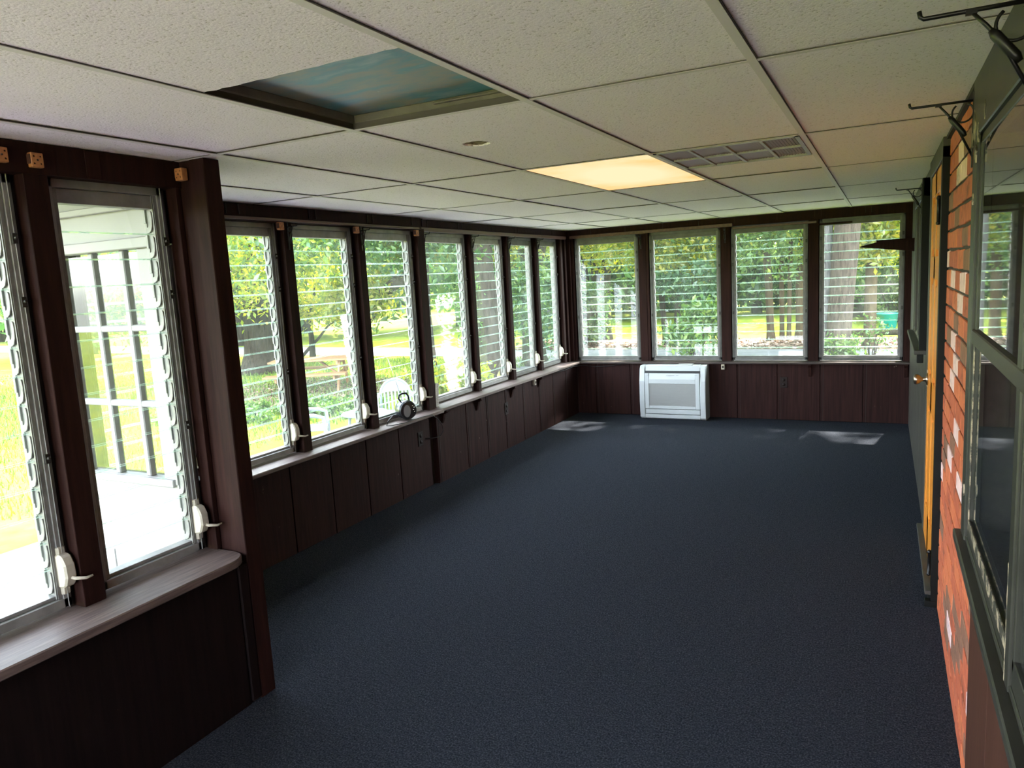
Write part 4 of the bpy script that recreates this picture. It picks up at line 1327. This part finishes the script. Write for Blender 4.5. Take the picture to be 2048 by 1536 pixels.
# clustered trunks beyond the driveway
def cluster(label, loc, stems, mat, fol, seed, lmat, crown):
    t = tree(label, loc)
    for (a, b, c, r0, r1) in stems:
        mb = MB()
        mb.tube([(a[0], a[1], -.1), (a[0] * 1.05, a[1], .3), (b[0], b[1], 1.6), (c[0], c[1], 4.2), (c[0] * 1.3, c[1], 7)], [r0 * 1.5, r0, (r0 + r1) / 2 * 1.05, r1, r1 * .7], 10, 0, True, .05)
        mb.build('trunk', mat, t)
    leaf_object('foliage', t, ell(80, crown[0], crown[1], .3, seed), .42, fol, .20, lmat, .3, seed=seed + 1)
    leaf_object('low_foliage', t, ell(34, (0, -.8, 2.9), (crown[1][0] * .62, .9, 1.05), .2, seed + 2), .26, 3600, .15, 'leaf_yellow' if seed % 4 == 1 else 'leaf_far', .3, seed=seed + 3)
    return t
cluster('clump of four straight grey trunks beyond the driveway, left end window', (-7.67, 21.0),
        [((-.26, 0), (-.36, 0), (-.72, 0), .15, .13), ((-.10, .1), (-.10, .1), (-.15, .2), .12, .11), ((.22, 0), (.26, 0), (.52, 0), .16, .13), ((.06, -.1), (.05, -.1), (.15, 0), .08, .07)],
        'bark', 15000, 61, 'leaf_far', ((0, 0, 6.2), (4.0, 3.4, 3.0)))
cluster('clump of pale tan trunks beyond the driveway, third end window', (-2.28, 20.2),
        [((-.34, 0), (-.40, 0), (-.60, 0), .095, .085), ((-.08, .1), (-.09, .1), (-.12, .2), .06, .055), ((.10, -.05), (.12, 0), (.2, 0), .055, .05), ((.36, 0), (.38, 0), (.52, 0), .12, .105)],
        'bark_pale', 12000, 63, 'leaf_far', ((0, 0, 6.4), (3.6, 3.2, 2.8)))
cluster('pair of thin leaning trunks behind the shrub above the air unit', (-4.9, 19.2),
        [((-.25, 0), (-.35, 0), (-.5, 0), .08, .07), ((.05, 0), (.12, 0), (.3, 0), .09, .07)],
        'bark', 9000, 65, 'leaf_green', ((.2, 0, 4.6), (3.0, 2.4, 2.2)))
cluster('single tan trunk at the right edge of the air unit window', (-3.62, 19.6),
        [((0, 0), (0, 0), (.05, 0), .14, .12)], 'bark_pale', 7000, 67, 'leaf_green', ((0, 0, 5.6), (2.6, 2.2, 2.2)))
cluster('tan trunk among bright leaves right of the giant trunk', (-.28, 18.6),
        [((0, 0), (.02, 0), (.08, 0), .13, .11)], 'bark_pale', 9000, 69, 'leaf_yellow', ((.3, 0, 4.2), (2.2, 2.0, 2.6)))

# giant trunk
t = tree('giant rough barked tree trunk close outside the end wall window', (-.86, 15.4))
mb = MB()
mb.tube([(.06, 0, -.1), (.07, 0, .15), (.09, 0, .6), (.15, 0, 1.4), (.20, 0, 2.2), (.26, 0, 3.0), (.34, 0, 4.4), (.40, .2, 7)], [.42, .29, .225, .225, .235, .22, .21, .17], 18, 0, True, .035)
mb.build('trunk', 'bark_giant', t)
mb = MB()
mb.tube([(-.16, .1, -.1), (-.15, .1, .5), (-.16, .1, 1.6), (-.19, .1, 2.4), (-.17, .1, 3.0), (-.10, .1, 3.8), (.0, .2, 5.2)], [.26, .19, .175, .17, .165, .16, .15], 14, 0, True, .04)
mb.build('second_stem', 'bark_grey', t)
mb = MB()
for a, b in (((.2, 0, 5), (4.5, -2.5, 8.0)), ((.2, 0, 5.4), (-4.5, -3.0, 8.2)), ((.1, .2, 6), (-2.0, 3.5, 9)), ((.1, .2, 6), (3, 3.5, 9)), ((.1, .2, 5.6), (.4, -5, 8))):
    limb(mb, a, b, .20, .06, .3)
mb.build('limb', 'bark_giant', t)
def sun_gap(p):
    # crown leaves left out along the sun path, shaped for the carpet sun patch
    w = p * K + np.array([-.86 * K, 15.4 * K, ZG])
    a = np.array([-.12, 7.42, 0.0]); d = np.array([.10, .55, .83]); d = d / np.linalg.norm(d)
    v = w - a
    dist = np.linalg.norm(v - (v @ d)[:, None] * d, axis=1)
    return p[dist > .95]
leaf_object('foliage', t, sun_gap(ell(120, (0, -1.5, 9.0), (7.5, 6.0, 2.2), .2, 71)), .5, 17000, .26, 'leaf_green', .3, seed=72)
leaf_object('upper_foliage', t, sun_gap(ell(120, (0, -2.0, 8.2), (8.5, 6.0, 1.8), .1, 76)), .5, 12000, .26, 'leaf_green', .3, seed=77)
leaf_object('ivy', t, [(.12 + .16 * math.sin(k), -.26, z) for k, z in enumerate(np.linspace(.0, .5, 12))] + [(.30, -.2, z) for z in np.linspace(.05, .5, 5)], .10, 1200, .10, 'ivy_leaf', .2, seed=73)

# shrubs
def shrub(label, loc, c, r, n, size, mat, seed, stems=7, name='shrub', sp=.13):
    t = tree(label, loc, 'shrub', name)
    mb = MB()
    for k in range(stems):
        a = 2 * math.pi * k / stems
        limb(mb, (.05 * math.cos(a), .05 * math.sin(a), 0), (r[0] * .6 * math.cos(a), r[1] * .6 * math.sin(a), c[2] + r[2] * .3), .014, .005, .05, 4, 6)
    mb.build('stem', 'bark', t)
    leaf_object('foliage', t, ell(36, c, r, .2, seed), sp, n, size, mat, .3, seed=seed + 1)
    return t
shrub('bright green leafy shrub at the driveway edge above the air unit', (-3.55, 15.6), (0, 0, .75), (.62, .5, .65), 2300, .13, 'ivy_leaf', 81)
shrub('thin dark leaved bush behind the bright shrub above the air unit', (-4.1, 17.9), (0, 0, 1.5), (1.2, .8, .8), 2200, .15, 'leaf_dark', 83)
shrub('low bush of tall green weeds outside the picnic table window', (-8.1, 9.3), (0, 0, .09), (1.1, .9, .09), 4200, .09, 'ivy_leaf', 85, 7, 'shrub', .06)
shrub('leafy weeds outside the trunk window beside the gravel', (-9.4, 8.3), (0, 0, .08), (1.3, .9, .08), 4200, .09, 'ivy_leaf', 87, 7, 'shrub', .06)
shrub('bright low leafy bush outside the window beside the gauge strip', (-6.9, 11.2), (0, 0, .22), (.9, .7, .22), 2000, .14, 'leaf_yellow', 89)
shrub('green bush right of the giant trunk below the bright leaves', (.35, 25.6), (0, 0, 1.5), (1.5, .8, 1.5), 5200, .15, 'ivy_leaf', 91)
shrub('scraggly twiggy bush low down right of the giant trunk', (-.22, 16.0), (0, 0, .5), (.35, .3, .45), 200, .09, 'ivy_leaf', 93)
shrub('dense dark bush behind the side windows near the far corner', (-7.6, 19.6), (0, 0, .9), (1.0, .8, .9), 2800, .16, 'leaf_green', 95)

hb = shrub('broad green bush in the low hedge closing off the far lawn', (0, 0), (0, 0, 1.1), (1.9, 1.1, 1.1), 5200, .24, 'leaf_far', 131, 7, 'hedge_bush', .28)
spots = [(-17.5 + k * 2.3 + random.uniform(-.4, .4), 35.5 + (k % 2) * 1.6, 1.0, 'low hedge behind the end wall lawn') for k in range(11)]
spots += [(-52 + k * 4.0 + random.uniform(-.6, .6), 60 + (k % 2) * 2.5, 1.9, 'low hedge beyond the road lawn') for k in range(11)]
for k, (x, y, sc_, g) in enumerate(spots):
    o = hb if k == 0 else copy_tree(hb)
    o.location = (x * K, y * K, ZG)
    o.rotation_euler = (0, 0, random.uniform(-.4, .4) + (3.14 if k % 2 else 0))
    o.scale = (K * sc_, K * sc_, K * sc_ * random.uniform(.85, 1.2))
    tag(o, 'broad green bush in the low hedge closing off the lawn behind the end wall' if 'end' in g else 'broad green bush in the far hedge across the road and side lawn', 'shrub', g)

# tree line far off: every tree its own copy
base_trees = []
for q, (mat, seed) in enumerate((('leaf_far', 101), ('leaf_green', 103), ('leaf_dark', 105))):
    t = empty('tree_line_tree', (0, 0, ZG))
    mb = MB()
    mb.tube([(0, 0, -.1), (0, 0, 2.5), (.2, 0, 6)], [.28, .22, .12], 8)
    limb(mb, (0, 0, 2), (1.6, .3, 5), .12, .05)
    limb(mb, (0, 0, 2.2), (-1.6, -.3, 5), .12, .05)
    mb.build('trunk', 'bark', t)
    leaf_object('foliage', t, np.vstack([ell(60, (0, 0, 5.4), (3.6, 3.2, 3.4), .35, seed), ell(26, (0, 0, 2.0), (3.2, 2.6, 1.2), .3, seed + 1)]), .55, 6500, .36, mat, .3, seed=seed + 50)
    base_trees.append(t)
line = []
for k in range(17):                                     # behind the end wall, left to right
    line.append((-17 + k * 1.75 + random.uniform(-.5, .5), 29 + (k % 3) * 3.5 + random.uniform(-1, 1), .85 + random.uniform(-.1, .25), 'end'))
for k in range(12):                                     # beyond the road on the garden side
    line.append((-62 + k * 4.2 + random.uniform(-1, 1), 52 - k * .2 + (k % 2) * 5 + random.uniform(-2, 2), 1.5 + random.uniform(-.2, .4), 'road'))
for k in range(8):                                      # garden side, left
    line.append((-44 + random.uniform(-3, 3), 8 + k * 5.5, 1.5 + random.uniform(-.2, .4), 'side'))
for k, (x, y) in enumerate(((-24, 26), (-19.5, 24), (-27, 18), (-22, 20.6), (3.4, 26), (5.5, 23), (-13.5, 27.5))):
    line.append((x, y, 1.0 + random.uniform(-.1, .2), 'near'))
lbl = {'end': 'leafy tree in the green tree line behind the driveway lawn',
       'road': 'tall leafy tree in the distant tree line beyond the road',
       'side': 'tall leafy tree standing far across the side lawn',
       'near': 'full green tree standing between the road and the far tree line'}
for i, (x, y, s, g) in enumerate(line):
    q = i % 3 if g != 'side' else (1 + i % 2)
    o = base_trees[q] if i < 3 else copy_tree(base_trees[q])
    o.location = (x * K, y * K, ZG)
    s *= K
    o.rotation_euler = (0, 0, random.uniform(0, 6.28))
    o.scale = (s, s, s * random.uniform(.9, 1.2))
    tag(o, lbl[g], 'tree', 'tree line ' + g)

# ------------------------------------------------------------------ grass blades and fallen leaves near the windows
def scatter(name, n, poly, z, size, mat, label, cat, upright, seed):
    rng = np.random.default_rng(seed)
    x0, x1, y0, y1 = poly
    pts = np.stack([rng.uniform(x0, x1, n) * K, rng.uniform(y0, y1, n) * K, np.full(n, z)], 1)
    a = rng.uniform(0, 2 * np.pi, n)
    s = size * rng.uniform(.5, 1.4, n)
    if upright:
        side = np.stack([np.cos(a), np.sin(a), 0 * a], 1) * (s * .10)[:, None]
        tip = pts + np.stack([rng.normal(0, .3, n) * s, rng.normal(0, .3, n) * s, s], 1)
        V = np.stack([pts - side, pts + side, tip], 1).reshape(-1, 3)
        F = np.arange(n * 3).reshape(-1, 3); rep = 3
    else:
        d = np.stack([np.cos(a), np.sin(a), rng.normal(0, .25, n)], 1) * (s * .5)[:, None]
        e = np.stack([-np.sin(a), np.cos(a), rng.normal(0, .25, n)], 1) * (s * .3)[:, None]
        pts = pts + np.array([0, 0, 1]) * rng.uniform(.01, .05, n)[:, None]
        V = np.stack([pts - d, pts + e, pts + d, pts - e], 1).reshape(-1, 3)
        F = (np.arange(n)[:, None] * 4 + np.array([[0, 1, 2, 0, 2, 3]])).reshape(-1, 3); rep = 4
    me = bpy.data.meshes.new(name)
    me.vertices.add(len(V)); me.vertices.foreach_set('co', V.astype(np.float32).ravel())
    me.loops.add(len(F) * 3); me.loops.foreach_set('vertex_index', F.astype(np.int32).ravel())
    me.polygons.add(len(F)); me.polygons.foreach_set('loop_start', (np.arange(len(F)) * 3).astype(np.int32))
    try:
        me.polygons.foreach_set('loop_total', np.full(len(F), 3, np.int32))
    except Exception:
        pass
    at = me.attributes.new('tint', 'FLOAT', 'POINT')
    at.data.foreach_set('value', np.repeat(rng.uniform(0, 1, n), rep).astype(np.float32))
    me.materials.append(MAT[mat])
    me.update(calc_edges=True)
    o = link(name, me)
    return tag(o, label, cat, kind='stuff')
scatter('grass', 60000, (-22, -7.2, 2.5, 16.6), ZG, .10, 'grass_blade', 'short green grass of the side lawn near the windows', 'grass', True, 5)
scatter('fallen_leaves', 9000, (-9.3, 6, 18.2, 20.6), ZG, .13, 'dry_leaf', 'brown fallen leaves scattered along the far driveway edge', 'leaves', False, 6)
scatter('fallen_leaves', 3500, (-12.2, -8.0, 9.2, 12.8), ZG, .09, 'dry_leaf', 'brown fallen leaves scattered around the picnic table', 'leaves', False, 8)

# ------------------------------------------------------------------ picnic table
pt = empty('picnic_table', (-10.2 * K, 11.25 * K, ZG), math.radians(30))
pt.scale = (K, K, K)
tag(pt, 'orange brown wooden picnic table with attached benches on the lawn', 'picnic table')
for k in range(5):
    y = -.30 + k * .15
    MB().box(-.78, .78, y - .07, y + .07, .60, .635).build('top_plank', 'picnic_wood', pt, .004)
for s in (-1, 1):
    for k in (0, 1):
        y = s * (.60 + k * .15)
        MB().box(-.78, .78, y - .07, y + .07, .36, .395).build('seat_plank', 'picnic_wood', pt, .004)
for x in (-.55, .55):
    MB().box(x - .02, x + .02, -.78, .78, .27, .36).build('seat_support', 'picnic_wood', pt, .003)
    MB().box(x - .02, x + .02, -.35, .35, .52, .60).build('top_support', 'picnic_wood', pt, .003)
    for s in (-1, 1):
        MB().bar((x + .03, s * .22, .60), (x + .03, s * .58, 0), .04, .11).build('leg', 'picnic_wood', pt, .003)
for s in (-1, 1):
    MB().bar((s * .50, 0, .30), (s * .12, 0, .60), .07, .035).build('brace', 'picnic_wood', pt, .003)

# ------------------------------------------------------------------ plastic garden chairs
def garden_chair(loc, rz, label):
    o = empty('garden_chair', loc, rz)
    tag(o, label, 'chair', 'white plastic garden chairs')
    s = MB()
    s.prism([(-.25, -.24), (.25, -.24), (.22, .22), (-.22, .22)], 'z', .40, .42)
    s.box(-.25, .25, -.26, -.24, .36, .42)
    s.build('seat', 'white_plastic', o, .006)
    # back: arched top with vertical slots
    bp = lambda x, z: (x, .22 + (z - .42) * .22, z)
    back = MB()
    top = lambda x: .80 + .085 * math.sqrt(max(0, 1 - (x / .235) ** 2))
    n = 16
    rim = [(-.225, .42)] + [(.225 * -math.cos(math.pi * k / n), .66 + .22 * math.sin(math.pi * k / n)) for k in range(n + 1)] + [(.225, .42)]
    back.tube([bp(x, z) for x, z in rim], .020, 8)
    back.build('back_rim', 'white_plastic', o)
    up_ = MB()
    n = 14
    pts = [(.205 * -math.cos(math.pi * k / n), .70 + .165 * math.sin(math.pi * k / n)) for k in range(n + 1)]
    v = [Vector(bp(x, z)) + Vector((0, dy, 0)) for dy in (-.008, .008) for x, z in pts]
    m_ = len(pts)
    up_.add(v, [tuple(range(m_)), tuple(range(m_, 2 * m_))[::-1]] + [(k, (k + 1) % m_, m_ + (k + 1) % m_, m_ + k) for k in range(m_)])
    up_.build('back_top', 'white_plastic', o)
    for k in range(7):
        x = -.165 + k * .055
        MB().bar(bp(x, .42), bp(x, .715), .028, .012).build('slat', 'white_plastic', o, .003)
    for q in (-1, 1):
        MB().tube([(q * .235, .26, .68), (q * .275, .10, .645), (q * .285, -.12, .625), (q * .275, -.24, .59), (q * .265, -.255, .42), (q * .26, -.27, 0)], [.02, .028, .03, .028, .028, .024], 8).build('arm', 'white_plastic', o)
        MB().tube([(q * .21, .22, .42), (q * .24, .33, 0)], [.028, .022], 8).build('leg', 'white_plastic', o)
    return o
garden_chair((-6.62, 9.05, ZG + .016), math.radians(36), 'white plastic garden chair with slotted back right outside the radio window')
garden_chair((-7.2, 7.74, ZG + .016), math.radians(127), 'white plastic garden chair showing its arm outside the picnic table window')
gt = empty('garden_table', (-6.72, 8.42, ZG + .016))
tag(gt, 'small round white plastic garden table between the two garden chairs', 'table')
MB().lathe([(.30, .50), (.34, .505), (.345, .52), (.33, .53), (.02, .532)], (0, 0, 0), 'z', 24).build('table_top', 'white_plastic', gt)
for k in range(4):
    a = math.pi / 4 + k * math.pi / 2
    MB().tube([(.22 * math.cos(a), .22 * math.sin(a), .50), (.28 * math.cos(a), .28 * math.sin(a), 0)], [.022, .018], 7).build('leg', 'white_plastic', gt)

# ------------------------------------------------------------------ teal bin and a parked car
tb = empty('plastic_tub', (.1 * K, 23.4 * K, ZG))
tb.scale = (K, K, K)
tag(tb, 'teal green plastic tub on the ground among the trees right of the giant trunk', 'tub')
MB().lathe([(.20, .0), (.23, .05), (.27, .40), (.29, .41), (.29, .44), (.265, .44), (.25, .40), (.03, .38)], (0, 0, 0), 'z', 22).build('body', 'teal_plastic', tb)
for q in (-1, 1):
    MB().tube([(q * .28, -.05, .36), (q * .33, -.04, .38), (q * .33, .04, .38), (q * .28, .05, .36)], .012, 7).build('handle', 'teal_plastic', tb)
lg = MB().tube([(-.9, 25.1, ZG + .09), (0.1, 25.2, ZG + .10), (1.4, 25.15, ZG + .09)], [.10, .10, .09], 10, 0, True, .03).build('log', 'bark')
tag(lg, 'brown fallen log on the ground in front of the teal tub', 'log')
cr = empty('car', (-14.6, 35.5, ZG), math.radians(8))
tag(cr, 'white parked car half hidden behind the clump of grey trunks', 'car')
cb = MB()
bodyp = [(-2.1, .35), (-2.12, .62), (-1.9, .80), (-1.1, .88), (-.45, 1.32), (.7, 1.36), (1.55, .92), (2.05, .84), (2.12, .5), (2.05, .35)]
cb.prism(bodyp, 'y', -.80, .80)
cb.build('body', 'car_white', cr, .05)
cw = MB()
cw.prism([(-.98, .90), (-.45, 1.27), (.62, 1.30), (1.32, .93)], 'y', -.812, -.80)
cw.prism([(-.98, .90), (-.45, 1.27), (.62, 1.30), (1.32, .93)], 'y', .80, .812)
cw.build('side_window', 'car_glass', cr)
cw = MB().add([(-1.09, -.68, .905), (-1.09, .68, .905), (-.50, .62, 1.30), (-.50, -.62, 1.30)], [(0, 1, 2, 3)])
cw.build('windscreen', 'car_glass', cr)
for x in (-1.35, 1.3):
    for q in (-1, 1):
        MB().lathe([(.18, -.1), (.30, -.1), (.32, -.07), (.32, .07), (.30, .1), (.18, .1)], (x, q * .74, .32), 'y', 18).build('wheel', 'tyre', cr)
